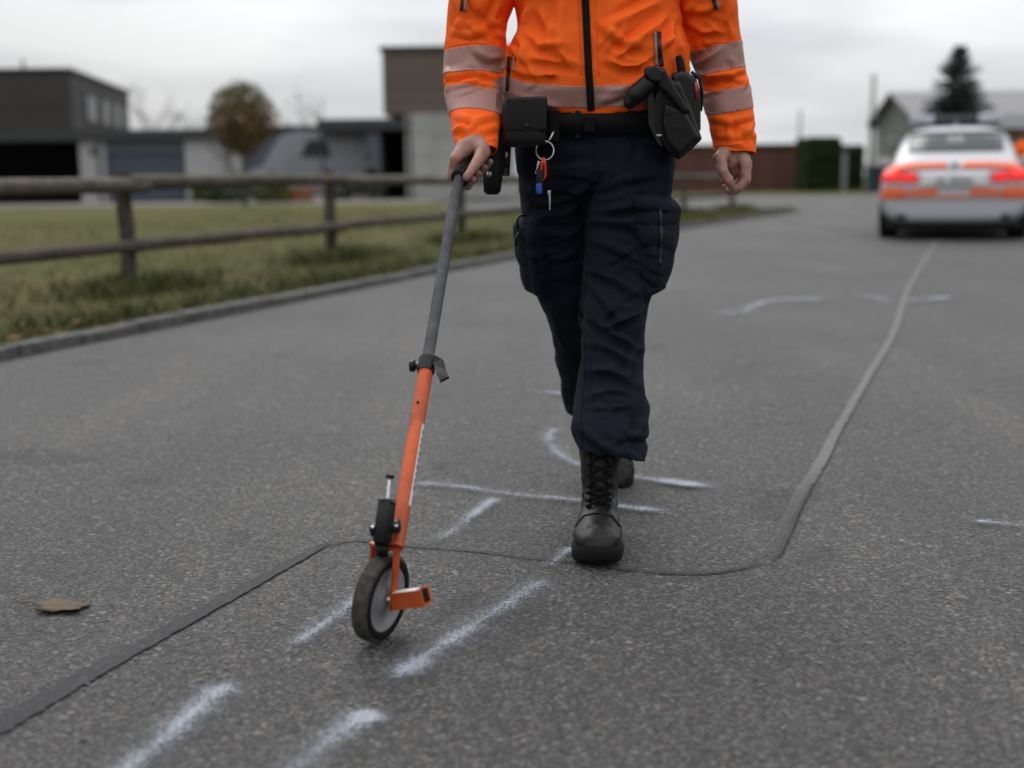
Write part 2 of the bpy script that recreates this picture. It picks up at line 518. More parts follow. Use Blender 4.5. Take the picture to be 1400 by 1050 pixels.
def seal_mat(name, c1, c2, edge=0.35):
    """poured joint sealant worn into the asphalt: grit shows through, edges break up"""
    m, nt, b = new_mat(name)
    c, nor, h, P = asphalt_nodes(nt)
    uv = nd(nt, 'UVMap'); sp = nd(nt, 'SeparateXYZ'); nt.links.new(uv.outputs[0], sp.inputs[0])
    v = math_n(nt, 'ABSOLUTE', math_n(nt, 'SUBTRACT', math_n(nt, 'MULTIPLY', sp.outputs[1], 2.0), 1.0))
    n1 = nd(nt, 'TexNoise', Scale=26.0, Detail=5.0, Roughness=0.65); nt.links.new(P, n1.inputs['Vector'])
    n2 = nd(nt, 'TexNoise', Scale=150.0, Detail=4.0); nt.links.new(P, n2.inputs['Vector'])
    col = ramp(nt, n1.outputs[0], [(0.3, c1), (0.7, c2)])
    col = mixc(nt, 0.7, col, ramp(nt, n2.outputs[0], [(0.3, (0.7,) * 3), (0.7, (1.3,) * 3)]), 'MULTIPLY')
    nt.links.new(mixc(nt, 0.22, col, c), b.inputs['Base Color'])
    b.inputs['Roughness'].default_value = 0.75; b.inputs['Specular IOR Level'].default_value = 0.3
    bp = nd(nt, 'Bump', Strength=0.35, Distance=0.003); nt.links.new(n2.outputs[0], bp.inputs['Height']); nt.links.new(bp.outputs[0], b.inputs['Normal'])
    wob = math_n(nt, 'MULTIPLY', math_n(nt, 'SUBTRACT', n1.outputs[0], 0.5), 1.6)
    wob2 = math_n(nt, 'MULTIPLY', math_n(nt, 'SUBTRACT', n2.outputs[0], 0.5), 0.9)
    lim = math_n(nt, 'ADD', math_n(nt, 'ADD', 0.86, math_n(nt, 'MULTIPLY', wob, edge)), math_n(nt, 'MULTIPLY', wob2, edge))
    a = math_n(nt, 'MULTIPLY', math_n(nt, 'SUBTRACT', lim, v), 7.0, True)
    u = sp.outputs[0]
    ends = math_n(nt, 'MULTIPLY', math_n(nt, 'MULTIPLY', u, 14.0, True), math_n(nt, 'MULTIPLY', math_n(nt, 'SUBTRACT', 1.0, u), 14.0, True))
    nt.links.new(math_n(nt, 'MULTIPLY', a, ends), b.inputs['Alpha'])
    return m

def tape_mat():
    """retro-reflective tape: silver with fine diagonal orange lines"""
    m, nt, b = new_mat('reflective_tape')
    tc = nd(nt, 'TexCoord')
    mp = nd(nt, 'Mapping'); mp.inputs['Rotation'].default_value = (0, R(32), 0)
    nt.links.new(tc.outputs['Object'], mp.inputs[0])
    wv = nd(nt, 'TexWave', Scale=37.0, Distortion=0.0); wv.bands_direction = 'X'
    nt.links.new(mp.outputs[0], wv.inputs['Vector'])
    col = ramp(nt, wv.outputs[0], [(0.48, (0.225, 0.205, 0.21)), (0.90, (0.58, 0.135, 0.055))])
    nt.links.new(col, b.inputs['Base Color'])
    b.inputs['Roughness'].default_value = 0.5
    return m

def cloth_mat(name, col, rough=0.75, weave=900.0, bump=0.25, sheen=0.1, var=0.12, big=0.0):
    m, nt, b = new_mat(name)
    tc = nd(nt, 'TexCoord')
    no = nd(nt, 'TexNoise', Scale=9.0, Detail=6.0); nt.links.new(tc.outputs['Object'], no.inputs['Vector'])
    nt.links.new(ramp(nt, no.outputs[0], [(0.3, tuple(c * (1 - var) for c in col)), (0.7, tuple(min(1, c * (1 + var)) for c in col))]), b.inputs['Base Color'])
    b.inputs['Roughness'].default_value = rough
    b.inputs['Specular IOR Level'].default_value = 0.18
    b.inputs['Sheen Weight'].default_value = sheen
    n2 = nd(nt, 'TexNoise', Scale=weave, Detail=2.0); nt.links.new(tc.outputs['Object'], n2.inputs['Vector'])
    n3 = nd(nt, 'TexNoise', Scale=45.0, Detail=4.0, Roughness=0.6); nt.links.new(tc.outputs['Object'], n3.inputs['Vector'])
    h = math_n(nt, 'ADD', math_n(nt, 'MULTIPLY', n2.outputs[0], 0.25), math_n(nt, 'MULTIPLY', n3.outputs[0], 1.0 + big))
    bp = nd(nt, 'Bump', Strength=bump, Distance=0.004)
    nt.links.new(h, bp.inputs['Height']); nt.links.new(bp.outputs[0], b.inputs['Normal'])
    return m

def grass_ground_mat():
    m, nt, b = new_mat('meadow')
    tc = nd(nt, 'TexCoord'); P = tc.outputs['Object']
    n1 = nd(nt, 'TexNoise', Scale=0.35, Detail=6.0, Roughness=0.6); nt.links.new(P, n1.inputs['Vector'])
    n2 = nd(nt, 'TexNoise', Scale=14.0, Detail=6.0, Roughness=0.7); nt.links.new(P, n2.inputs['Vector'])
    c1 = ramp(nt, n1.outputs[0], [(0.3, (0.072, 0.082, 0.026)), (0.5, (0.098, 0.098, 0.034)), (0.68, (0.115, 0.090, 0.042))])
    c2 = ramp(nt, n2.outputs[0], [(0.3, (0.45, 0.45, 0.42)), (0.7, (1.35, 1.35, 1.25))])
    nt.links.new(mixc(nt, 1.0, c1, c2, 'MULTIPLY'), b.inputs['Base Color'])
    b.inputs['Roughness'].default_value = 0.95
    b.inputs['Specular IOR Level'].default_value = 0.1
    bp = nd(nt, 'Bump', Strength=1.0, Distance=0.04); nt.links.new(n2.outputs[0], bp.inputs['Height']); nt.links.new(bp.outputs[0], b.inputs['Normal'])
    return m

def wood_mat(name, c1, c2, moss=None):
    m, nt, b = new_mat(name)
    tc = nd(nt, 'TexCoord')
    mp = nd(nt, 'Mapping'); mp.inputs['Scale'].default_value = (1, 1, 1)
    nt.links.new(tc.outputs['Object'], mp.inputs[0])
    n1 = nd(nt, 'TexNoise', Scale=5.0, Detail=8.0, Roughness=0.7); nt.links.new(mp.outputs[0], n1.inputs['Vector'])
    n2 = nd(nt, 'TexNoise', Scale=32.0, Detail=5.0); nt.links.new(mp.outputs[0], n2.inputs['Vector'])
    c = ramp(nt, n1.outputs[0], [(0.3, c1), (0.7, c2)])
    c = mixc(nt, 0.7, c, ramp(nt, n2.outputs[0], [(0.3, (0.5,) * 3), (0.7, (1.4,) * 3)]), 'MULTIPLY')
    if moss:
        n3 = nd(nt, 'TexNoise', Scale=9.0, Detail=5.0); nt.links.new(mp.outputs[0], n3.inputs['Vector'])
        ge = nd(nt, 'NewGeometry'); sp = nd(nt, 'SeparateXYZ'); nt.links.new(ge.outputs['Normal'], sp.inputs[0])
        f = math_n(nt, 'MULTIPLY', ramp(nt, n3.outputs[0], [(0.48, (0,) * 3), (0.62, (1,) * 3)]), math_n(nt, 'MULTIPLY', sp.outputs[2], 1.2, True))
        c = mixc(nt, f, c, moss)
    nt.links.new(c, b.inputs['Base Color'])
    b.inputs['Roughness'].default_value = 0.9
    bp = nd(nt, 'Bump', Strength=0.6, Distance=0.01); nt.links.new(n2.outputs[0], bp.inputs['Height']); nt.links.new(bp.outputs[0], b.inputs['Normal'])
    return m

def boards_mat(name, c1, c2, per_m=6.5, vertical=False):
    m, nt, b = new_mat(name)
    tc = nd(nt, 'TexCoord'); sp = nd(nt, 'SeparateXYZ'); nt.links.new(tc.outputs['Object'], sp.inputs[0])
    ax = sp.outputs[0] if vertical else sp.outputs[2]
    fr = math_n(nt, 'FRACT', math_n(nt, 'MULTIPLY', ax, per_m))
    gap = math_n(nt, 'LESS_THAN', fr, 0.12)
    idx = math_n(nt, 'FLOOR', math_n(nt, 'MULTIPLY', ax, per_m))
    wn_ = nd(nt, 'TexWhiteNoise'); wn_.noise_dimensions = '1D'; nt.links.new(idx, wn_.inputs['W'])
    n1 = nd(nt, 'TexNoise', Scale=1.2, Detail=6.0); nt.links.new(tc.outputs['Object'], n1.inputs['Vector'])
    c = mixc(nt, n1.outputs[0], c1, c2)
    c = mixc(nt, 0.35, c, ramp(nt, wn_.outputs['Value'], [(0, (0.5,) * 3), (1, (1.4,) * 3)]), 'MULTIPLY')
    nt.links.new(c, b.inputs['Base Color'])
    b.inputs['Roughness'].default_value = 0.8
    bp = nd(nt, 'Bump', Strength=1.0, Distance=0.02); bp.invert = True
    nt.links.new(gap, bp.inputs['Height']); nt.links.new(bp.outputs[0], b.inputs['Normal'])
    return m

def emit_mat(name, col, strength, base=None):
    m, nt, b = new_mat(name)
    n = nd(nt, 'TexNoise', Scale=18.0); tc = nd(nt, 'TexCoord'); nt.links.new(tc.outputs['Object'], n.inputs['Vector'])
    nt.links.new(ramp(nt, n.outputs[0], [(0.3, tuple(c * .8 for c in (base or col))), (0.7, base or col)]), b.inputs['Base Color'])
    b.inputs['Emission Color'].default_value = (*col, 1)
    b.inputs['Emission Strength'].default_value = strength
    b.inputs['Roughness'].default_value = 0.2
    return m

def leaf_mat(name, cols, rough=0.7):
    m, nt, b = new_mat(name)
    tc = nd(nt, 'TexCoord')
    n1 = nd(nt, 'TexNoise', Scale=2.6, Detail=6.0, Roughness=0.7); nt.links.new(tc.outputs['Object'], n1.inputs['Vector'])
    k = len(cols) - 1
    nt.links.new(ramp(nt, n1.outputs[0], [(0.32 + 0.36 * i / k, c) for i, c in enumerate(cols)]), b.inputs['Base Color'])
    b.inputs['Roughness'].default_value = rough
    b.inputs['Specular IOR Level'].default_value = 0.25
    return m

M = {}
M['asphalt'] = asphalt_mat()
M['spray'] = spray_mat()
M['tape'] = tape_mat()
M['orange'] = cloth_mat('orange_shell', (0.93, 0.125, 0.010), rough=0.66, bump=0.14, sheen=0.0, var=0.04)
M['navy'] = cloth_mat('navy_twill', (0.0082, 0.0100, 0.0180), rough=0.9, bump=0.35, sheen=0.0, var=0.25)
M['navy_seam'] = cloth_mat('navy_seam', (0.0085, 0.0105, 0.020), rough=0.9, bump=0.3, sheen=0.0)
M['black_web'] = cloth_mat('black_webbing', (0.0045, 0.0040, 0.0042), rough=0.85, bump=0.3, sheen=0.0)
M['black_leather'] = simple('black_leather', (0.0055, 0.0052, 0.0055), 0.45, var=0.35, scale=20, bump=0.05, bscale=180, spec=0.28)
M['boot_leather'] = simple('boot_leather', (0.0070, 0.0064, 0.0060), 0.48, var=0.45, scale=26, bump=0.10, bscale=90, spec=0.32)
M['rubber'] = simple('rubber', (0.0095, 0.009, 0.0088), 0.8, var=0.4, scale=40, bump=0.15, bscale=220, spec=0.2)
M['skin'] = simple('skin', (0.40, 0.225, 0.175), 0.5, scale=45, bump=0.10, bscale=320, spec=0.35, col2=(0.27, 0.125, 0.10))
M['hair'] = simple('hair', (0.05, 0.032, 0.02), 0.6, bump=0.6, bscale=90, stretch=(4, 4, 0.6))
M['eye'] = simple('eye', (0.7, 0.68, 0.65), 0.2)
M['steel'] = simple('steel', (0.5, 0.5, 0.49), 0.32, metal=1.0, var=0.2, scale=60)
M['black_plastic'] = simple('black_plastic', (0.0065, 0.0065, 0.007), 0.40, spec=0.35, var=0.3, scale=30, bump=0.05, bscale=260)
M['red_plastic'] = simple('red_plastic', (0.55, 0.02, 0.015), 0.35)
M['blue_plastic'] = simple('blue_plastic', (0.015, 0.07, 0.35), 0.4)
M['wheel_orange'] = simple('orange_powder_coat', (0.66, 0.108, 0.014), 0.42, scale=35, bump=0.04, bscale=140, col2=(0.52, 0.075, 0.010))
def chipped(m, chip=(0.035, 0.03, 0.028), scale=38.0, lo=0.66):
    nt = m.node_tree; b = nt.nodes['Principled BSDF']; tc = nd(nt, 'TexCoord')
    n = nd(nt, 'TexNoise', Scale=scale, Detail=7.0, Roughness=0.75); nt.links.new(tc.outputs['Object'], n.inputs['Vector'])
    f = ramp(nt, n.outputs[0], [(lo, (0,) * 3), (lo + 0.025, (1,) * 3)])
    old = b.inputs['Base Color'].links[0].from_socket
    n2 = nd(nt, 'TexNoise', Scale=9.0, Detail=5.0); nt.links.new(tc.outputs['Object'], n2.inputs['Vector'])
    dirt = mixc(nt, 1.0, old, ramp(nt, n2.outputs[0], [(0.3, (0.62, 0.62, 0.64)), (0.6, (1.05, 1.05, 1.05))]), 'MULTIPLY')
    nt.links.new(mixc(nt, f, dirt, chip), b.inputs['Base Color'])
    return m
chipped(M['wheel_orange'])
M['grey_tube'] = simple('grey_foam_tube', (0.066, 0.070, 0.073), 0.7, var=0.35, scale=40, bump=0.25, bscale=200)
M['tyre_grey'] = simple('worn_tyre', (0.060, 0.057, 0.052), 0.9, var=0.45, scale=50, bump=0.5, bscale=160, spec=0.2)
M['disc_grey'] = simple('wheel_disc', (0.33, 0.325, 0.33), 0.6, var=0.22, scale=14, col2=(0.23, 0.225, 0.22))
chipped(M['grey_tube'], (0.13, 0.13, 0.13), 60.0, 0.64)
chipped(M['disc_grey'], (0.08, 0.078, 0.075), 30.0, 0.66)
M['white_paper'] = simple('sticker', (0.72, 0.72, 0.70), 0.5, var=0.06)
M['seal_black'] = seal_mat('bitumen_seal', (0.009, 0.0085, 0.012), (0.019, 0.018, 0.022))
M['seal_grey'] = seal_mat('weathered_seal', (0.100, 0.098, 0.096), (0.150, 0.147, 0.143), 0.6)
M['granite'] = simple('granite', (0.135, 0.13, 0.124), 0.9, scale=22, bump=0.9, bscale=50, col2=(0.035, 0.033, 0.032))
M['meadow'] = grass_ground_mat()
M['gravel'] = simple('gravel', (0.22, 0.205, 0.19), 0.95, scale=3, bump=0.5, bscale=40, col2=(0.15, 0.14, 0.13))
M['fence_wood'] = wood_mat('weathered_log', (0.028, 0.022, 0.017), (0.10, 0.080, 0.060), moss=(0.07, 0.068, 0.035))
M['fence_wood_grey'] = wood_mat('weathered_log_grey', (0.045, 0.037, 0.030), (0.13, 0.108, 0.086))
M['grass'] = leaf_mat('grass_blade', [(0.055, 0.064, 0.020), (0.095, 0.098, 0.034), (0.16, 0.130, 0.060)], 0.8)
M['weed'] = leaf_mat('weed_blade', [(0.040, 0.052, 0.016), (0.075, 0.085, 0.028), (0.15, 0.125, 0.052)], 0.8)
M['leaf_dry'] = simple('dry_leaf', (0.115, 0.078, 0.042), 0.85, scale=45, bump=0.3, bscale=90, col2=(0.055, 0.037, 0.022))
M['leaf_red'] = simple('red_leaf', (0.17, 0.055, 0.022), 0.8, scale=30, col2=(0.11, 0.05, 0.02))
M['stone_chip'] = simple('stone_chip', (0.26, 0.25, 0.24), 0.85, scale=26, var=0.3, col2=(0.075, 0.072, 0.07))
M['bld_dark'] = boards_mat('dark_cladding', (0.034, 0.031, 0.029), (0.050, 0.046, 0.043), 3.0)
M['bld_brown'] = boards_mat('brown_cladding', (0.125, 0.096, 0.074), (0.155, 0.120, 0.095), 4.5)
M['bld_rust'] = boards_mat('rust_cladding', (0.085, 0.032, 0.022), (0.12, 0.048, 0.033), 1.3, True)
M['concrete'] = simple('concrete', (0.36, 0.355, 0.34), 0.9, scale=0.7, var=0.2, bump=0.2, bscale=12)
M['white_wall'] = simple('white_render', (0.38, 0.372, 0.37), 0.9, scale=1.0, var=0.08)
M['garage_blue'] = boards_mat('garage_door_slate', (0.060, 0.073, 0.098), (0.068, 0.082, 0.108), 1.6)
M['lintel'] = simple('slate_lintel', (0.095, 0.108, 0.13), 0.6, var=0.06)
M['roof_dark'] = simple('roof_edge', (0.034, 0.035, 0.037), 0.6, var=0.15)
M['shade_in'] = simple('shaded_interior', (0.010, 0.010, 0.011), 0.9, var=0.3)  # near-black: the shade inside the carports is put into the wall colour
M['glass'] = simple('window_glass', (0.06, 0.062, 0.066), 0.3, spec=0.2)
M['frame'] = simple('window_frame', (0.25, 0.25, 0.26), 0.5)
M['green_wall'] = simple('grey_green_render', (0.165, 0.18, 0.16), 0.9, scale=1.2, var=0.08)
M['roof_tile'] = boards_mat('roof_tiles', (0.20, 0.195, 0.205), (0.26, 0.25, 0.26), 3.0)
M['pole'] = simple('pale_pole', (0.42, 0.42, 0.39), 0.7, var=0.12)
M['bark'] = wood_mat('bark', (0.04, 0.032, 0.026), (0.10, 0.082, 0.065))
M['hedge'] = leaf_mat('hedge_leaf', [(0.013, 0.027, 0.009), (0.032, 0.058, 0.017), (0.055, 0.085, 0.026)])
M['spruce'] = leaf_mat('spruce_needle', [(0.020, 0.030, 0.028), (0.038, 0.052, 0.046), (0.058, 0.072, 0.064)])
M['autumn'] = leaf_mat('autumn_leaf', [(0.075, 0.030, 0.016), (0.13, 0.075, 0.028), (0.12, 0.115, 0.035)])
def autumn_mat():
    m = leaf_mat('autumn_leaf', [(0.105, 0.048, 0.026), (0.165, 0.098, 0.044), (0.15, 0.125, 0.050)])
    nt = m.node_tree; b = nt.nodes['Principled BSDF']
    tc = nd(nt, 'TexCoord'); sp = nd(nt, 'SeparateXYZ'); nt.links.new(tc.outputs['Object'], sp.inputs[0])
    f = math_n(nt, 'MULTIPLY', math_n(nt, 'SUBTRACT', sp.outputs[2], 3.0), 0.8, True)
    old = b.inputs['Base Color'].links[0].from_socket
    nt.links.new(mixc(nt, f, old, (0.125, 0.128, 0.046)), b.inputs['Base Color'])
    return m
M['autumn'] = autumn_mat()
M['shrub'] = leaf_mat('shrub_leaf', [(0.03, 0.045, 0.012), (0.075, 0.09, 0.02), (0.16, 0.13, 0.03)])
M['car_white'] = simple('white_car_paint', (0.47, 0.47, 0.50), 0.35, var=0.03, coat=0.3)
M['car_orange'] = simple('orange_foil', (0.80, 0.115, 0.02), 0.35, var=0.05, coat=0.3)
M['car_orange_light'] = simple('pale_orange_foil', (0.62, 0.26, 0.20), 0.35, var=0.05)
M['car_glass'] = simple('car_glass', (0.040, 0.052, 0.050), 0.12, spec=0.3)
M['car_black'] = simple('car_black', (0.010, 0.010, 0.010), 0.5, var=0.3)
M['car_grey'] = simple('silver_car_paint', (0.20, 0.205, 0.225), 0.3, var=0.05, coat=0.5)
M['car_dark'] = simple('dark_car_paint', (0.016, 0.017, 0.02), 0.25, coat=0.5)
M['tail_red'] = emit_mat('tail_lamp', (1.0, 0.010, 0.010), 0.42, (0.28, 0.006, 0.006))
M['tail_orange'] = emit_mat('tail_lamp_bright', (1.0, 0.028, 0.020), 0.72, (0.3, 0.02, 0.015))
M['plate'] = simple('number_plate', (0.72, 0.72, 0.73), 0.4, var=0.04)
M['plate_ink'] = simple('number_ink', (0.12, 0.12, 0.13), 0.5)
M['lamp_clear'] = simple('beacon_lens', (0.46, 0.47, 0.52), 0.25, var=0.2)
M['rim'] = simple('alloy', (0.30, 0.30, 0.31), 0.35, metal=0.8)
M['terracotta'] = simple('terracotta', (0.30, 0.13, 0.06), 0.85)
M['teal'] = simple('teal_plastic', (0.012, 0.04, 0.05), 0.5)
M['far_tree'] = simple('bare_twig', (0.16, 0.145, 0.135), 0.9)

# ================================================================== THE SETTING
U = (at(1297, 237, 100.0) - Vector((0, 0, CAM_H))); U.z = 0; U.normalize()      # direction of the road
LEFT = Vector((-U.y, U.x, 0))
def lerp_table(T, s):
    if s <= T[0][0]: return T[0][1]
    for (a, x), (b, y) in zip(T, T[1:]):
        if s <= b:
            t = (s - a) / (b - a); return x + (y - x) * t
    return T[-1][1]
KERB = [(-14, 4.40), (5, 4.41), (11, 4.45), (14, 4.42), (18, 4.28), (22, 4.06), (26, 3.77), (31, 3.33)]     # the road bends gently
FENCE = [(-14, 5.46), (8.24, 5.77), (11.92, 5.92), (15.94, 6.02), (20, 5.95), (26, 5.48), (33, 4.70)]
def lk(s): return lerp_table(KERB, s)
def lf(s): return lerp_table(FENCE, s)
S_END = 31.0                           # where the verge ends at the side road
LK = 3.33
def rd(s, l, z=0.0):
    return U * s + LEFT * l + Vector((0, 0, z))

def sheet(name, pts, z, mat, kind='structure'):
    me = bpy.data.meshes.new(name)
    me.from_pydata([(p[0], p[1], z) for p in pts], [], [tuple(range(len(pts)))])
    me.update()
    if me.polygons[0].normal.z < 0: me.flip_normals()
    o = link_mesh(name, me, mat, smooth=False)
    tag(o, kind=kind)
    return o

sheet('ground', [(-900, -300), (900, -300), (900, 1500), (-900, 1500)], -0.06, M['meadow'])
R_EDGE = -3.6
road = sheet('road', [rd(s_, lk(s_)) for s_, _ in KERB] + [rd(S_END + 2, LK + 1.6), rd(S_END + 2.6, LK + 40), rd(S_END + 26, LK + 40), rd(S_END + 26, LK), rd(130, LK), rd(130, R_EDGE), rd(-14, R_EDGE)], 0.0, M['asphalt'])
KW = 0.125
fieldpts = [rd(s_, lk(s_) + KW) for s_, _ in KERB] + [rd(S_END + 1.6, LK + 1.6), rd(S_END + 2.2, LK + 9), (-3, 47, 0), (-70, 47, 0), (-70, -12, 0)]
field = sheet('field', fieldpts, 0.05, M['meadow'])
sheet('forecourt', [(-70, 47, 0), (-3, 47, 0), (-1.5, 56, 0), (-1.5, 90, 0), (-70, 90, 0)], 0.052, M['gravel'])
sheet('verge', [rd(-14, R_EDGE - KW), rd(130, R_EDGE - KW), rd(130, R_EDGE - 60), rd(-14, R_EDGE - 60)], 0.05, M['meadow'])

# kerb of granite stones, each laid a little unevenly
def kerb_row(name, line, side, s0, s1, first_len):
    root = empty(name, (0, 0, 0)); tag(root, kind='structure')
    protos = []
    for k in range(5):
        g = Geo(); L = first_len
        g.box((0, 0, -0.04), (L - 0.012, KW - 0.004, 0.22), bev=0.012, seg=2)
        me = bpy.data.meshes.new('kerbstone'); me.from_pydata(g.v, [], g.f)
        for v in me.vertices:
            n = noise.noise_vector(Vector(v.co) * 9 + Vector((k * 7, 0, 0)))
            v.co += n * 0.006
        me.update(); me.materials.append(M['granite']); protos.append(me)
    s = s0
    while s < s1:
        o = bpy.data.objects.new('kerbstone', random.choice(protos)); COL.objects.link(o)
        o.parent = root
        pa, pb = rd(s, line(s)), rd(s + first_len, line(s + first_len)); ang = math.atan2(pb.y - pa.y, pb.x - pa.x)
        c = (pa + pb) / 2 + LEFT * side * KW / 2
        o.location = (c.x, c.y, -0.012 + random.uniform(-0.008, 0.008))
        o.rotation_euler = (random.uniform(-.02, .02), random.uniform(-.006, .006), ang + random.uniform(-.008, .008) + (math.pi if random.random() < .5 else 0))
        s += first_len
    return root
kerb_row('kerb', lk, 1, -2.0, S_END, 0.52)
kerb_row('kerb_far_side', lambda s: R_EDGE, -1, -2.0, 62, 1.0)

# ---- sealed joints in the asphalt, and a dark strip along the kerb
def ribbon(pts, widths, z, mat, name, parent, wob=0.0, seg=10, uv=False):
    P = []; W = []
    for i in range(len(pts) - 1):
        a, b = pts[max(i - 1, 0)], pts[i]; c, d = pts[i + 1], pts[min(i + 2, len(pts) - 1)]
        for k in range(seg):
            t = k / seg
            P.append(0.5 * ((2 * b) + (c - a) * t + (2 * a - 5 * b + 4 * c - d) * t * t + (3 * b - a - 3 * c + d) * t ** 3))
            W.append(widths[i] * (1 - t) + widths[i + 1] * t)
    P.append(pts[-1]); W.append(widths[-1])
    vs = []; fs = []; uvs = []
    tot = 0; acc = [0]
    for i in range(1, len(P)): tot += (P[i] - P[i - 1]).length; acc.append(tot)
    for i, p in enumerate(P):
        t = (P[min(i + 1, len(P) - 1)] - P[max(i - 1, 0)]); t.z = 0; t.normalize()
        n = Vector((-t.y, t.x, 0))
        for s_ in (-1, 1):
            w = W[i] * 0.5 * (1 + wob * noise.noise(Vector((acc[i] * 14, s_ * 9.3, 1.7))) + wob * .7 * noise.noise(Vector((acc[i] * 45, s_ * 3.3, 7.7))))
            q = p + n * s_ * w
            vs.append((q.x, q.y, z)); uvs.append((acc[i] / tot, 0.5 + 0.5 * s_))
        if i: fs.append((2 * i - 2, 2 * i, 2 * i + 1, 2 * i - 1))
    me = bpy.data.meshes.new(name); me.from_pydata(vs, [], fs); me.update()
    if me.polygons[0].normal.z < 0: me.flip_normals()
    if uv:
        l = me.uv_layers.new(name='UVMap')
        for lo in me.loops: l.data[lo.index].uv = uvs[lo.vertex_index]
    return link_mesh(name, me, mat, parent, smooth=False)

gp = lambda L: [ground(x, y) for x, y in L]
ribbon([rd(s_, lk(s_) - .012) for s_ in (-3, 1, 4, 8, 12, 18, 24, S_END)], [.035, .03, .04, .03, .035, .03, .04, .03], 0.003, M['seal_black'], 'kerb_foot_strip', road, wob=0.6, seg=30, uv=True)  # dark uneven strip along the foot of the kerb
ribbon(gp([(-160, 1085), (0, 992), (120, 925), (240, 858), (340, 803), (400, 770), (440, 748), (466, 738)]),
       [.082, .072, .060, .053, .046, .038, .030, .018], 0.004, M['seal_black'], 'joint_seal', road, wob=0.10, seg=26, uv=True)
ribbon(gp([(440, 752), (475, 741), (510, 742), (560, 748), (640, 754), (720, 764), (790, 771), (860, 781), (940, 786), (1000, 781), (1050, 769)]),
       [.008, .012, .013, .012, .012, .011, .011, .013, .016, .014, .016], 0.0045, M['seal_black'], 'joint_seal', road, wob=0.4, seg=26, uv=True)
ribbon(gp([(985, 777), (1010, 771), (1040, 760), (1064, 742), (1078, 715), (1092, 683), (1118, 640), (1150, 580), (1190, 510), (1222, 455), (1240, 400), (1262, 360), (1284, 325)]),
       [.012, .024, .038, .048, .042, .050, .046, .040, .044, .044, .048, .050, .054], 0.006, M['seal_grey'], 'joint_seal', road, wob=0.20, seg=26, uv=True)
ribbon(gp([(1048, 771), (1066, 758), (1076, 735), (1098, 690), (1112, 662)]), [.012, .010, .012, .010, .004], 0.008, M['seal_black'], 'joint_crack', road, wob=0.7, seg=20, uv=True)

# ---- marking spray on the asphalt
marks = [
    ([(140, 1090), (200, 1036), (250, 993), (318, 935)], .115),
    ([(370, 1090), (420, 1043), (465, 1008), (516, 974)], .115),
    ([(388, 900), (440, 860), (500, 817), (560, 772)], .085),
    ([(755, 790), (660, 852), (580, 905), (525, 942)], .115),
    ([(592, 749), (620, 729), (650, 706), (682, 680)], .085),
    ([(540, 663), (620, 668), (700, 680), (780, 687), (860, 698), (930, 704)], .095),
    ([(788, 586), (765, 587), (751, 600), (762, 622), (800, 642), (870, 656), (930, 664), (995, 672)], .11),
    ([(728, 538), (750, 539), (775, 542)], .09),
    ([(748, 780), (765, 767), (784, 752)], .06),
    ([(955, 426), (985, 428), (1012, 431), (1030, 420), (1060, 412), (1100, 411), (1145, 409)], .20),
    ([(1180, 404), (1215, 413), (1260, 411), (1310, 407)], .20),
    ([(1322, 716), (1360, 719), (1420, 725), (1480, 729)], .065),
]
for pts, w in marks:
    ribbon(gp(pts), [w * 1.18] * len(pts), 0.010, M['spray'], 'spray_mark', road, seg=14, uv=True)

# ---- loose grit on the road (uncountable)
g = Geo()
oct_v = [(1, 0, 0), (-1, 0, 0), (0, 1, 0), (0, -1, 0), (0, 0, 1), (0, 0, -1)]
oct_f = [(0, 2, 4), (2, 1, 4), (1, 3, 4), (3, 0, 4), (2, 0, 5), (1, 2, 5), (3, 1, 5), (0, 3, 5)]
rg = random.Random(3)
gv = []; gf = []
for i in range(4500):
    px = rg.uniform(-60, 1460); py = 1080 - abs(rg.gauss(0, 1)) * 170
    if py < 560: continue
    c = ground(px, py)
    if noise.noise(Vector((c.x * 3.1, c.y * 3.1, 4))) + rg.uniform(-.5, .5) < -0.1: continue
    r = 0.0012 + 0.0036 * rg.random() ** 4
    rot = Matrix.Rotation(rg.uniform(0, 6.28), 3, 'Z')
    n = len(gv)
    for v in oct_v:
        q = rot @ Vector((v[0] * r * rg.uniform(.8, 1.5), v[1] * r * rg.uniform(.6, 1.1), v[2] * r * 0.45))
        gv.append((c.x + q.x, c.y + q.y, 0.0015 + q.z + r * 0.25))
    gf += [tuple(a + n for a in f) for f in oct_f]
grit = from_data('road_grit', gv, gf, M['stone_chip'], smooth=False)
tag(grit, 'fine loose grit and stone chips scattered over the asphalt', 'grit', kind='stuff')

# ---- grass: blades near the kerb and fence (uncountable)
def blades(name, n, sampler, hmin, hmax, mat, label, seed):
    rr = random.Random(seed); vs = []; fs = []
    for i in range(n):
        p = sampler(rr)
        if p is None: continue
        h = rr.uniform(hmin, hmax) * p[2]; a = rr.uniform(0, 6.28); w = 0.004 + 0.05 * h * rr.uniform(.4, 1)
        dx, dy = math.cos(a), math.sin(a); lean = rr.uniform(.2, 1.3) * h
        b = rr.uniform(0, 6.28); lx, ly = math.cos(b) * lean, math.sin(b) * lean
        k = len(vs)
        vs += [(p[0] - dx * w, p[1] - dy * w, 0.045), (p[0] + dx * w, p[1] + dy * w, 0.045),
               (p[0] + lx * .4 + dx * w * .7, p[1] + ly * .4 + dy * w * .7, 0.045 + h * .6), (p[0] + lx * .4 - dx * w * .7, p[1] + ly * .4 - dy * w * .7, 0.045 + h * .6),
               (p[0] + lx, p[1] + ly, 0.045 + h * .92)]
        fs += [(k, k + 1, k + 2, k + 3), (k + 3, k + 2, k + 4)]
    o = from_data(name, vs, fs, mat, smooth=False)
    tag(o, label, 'grass', kind='stuff')
    return o

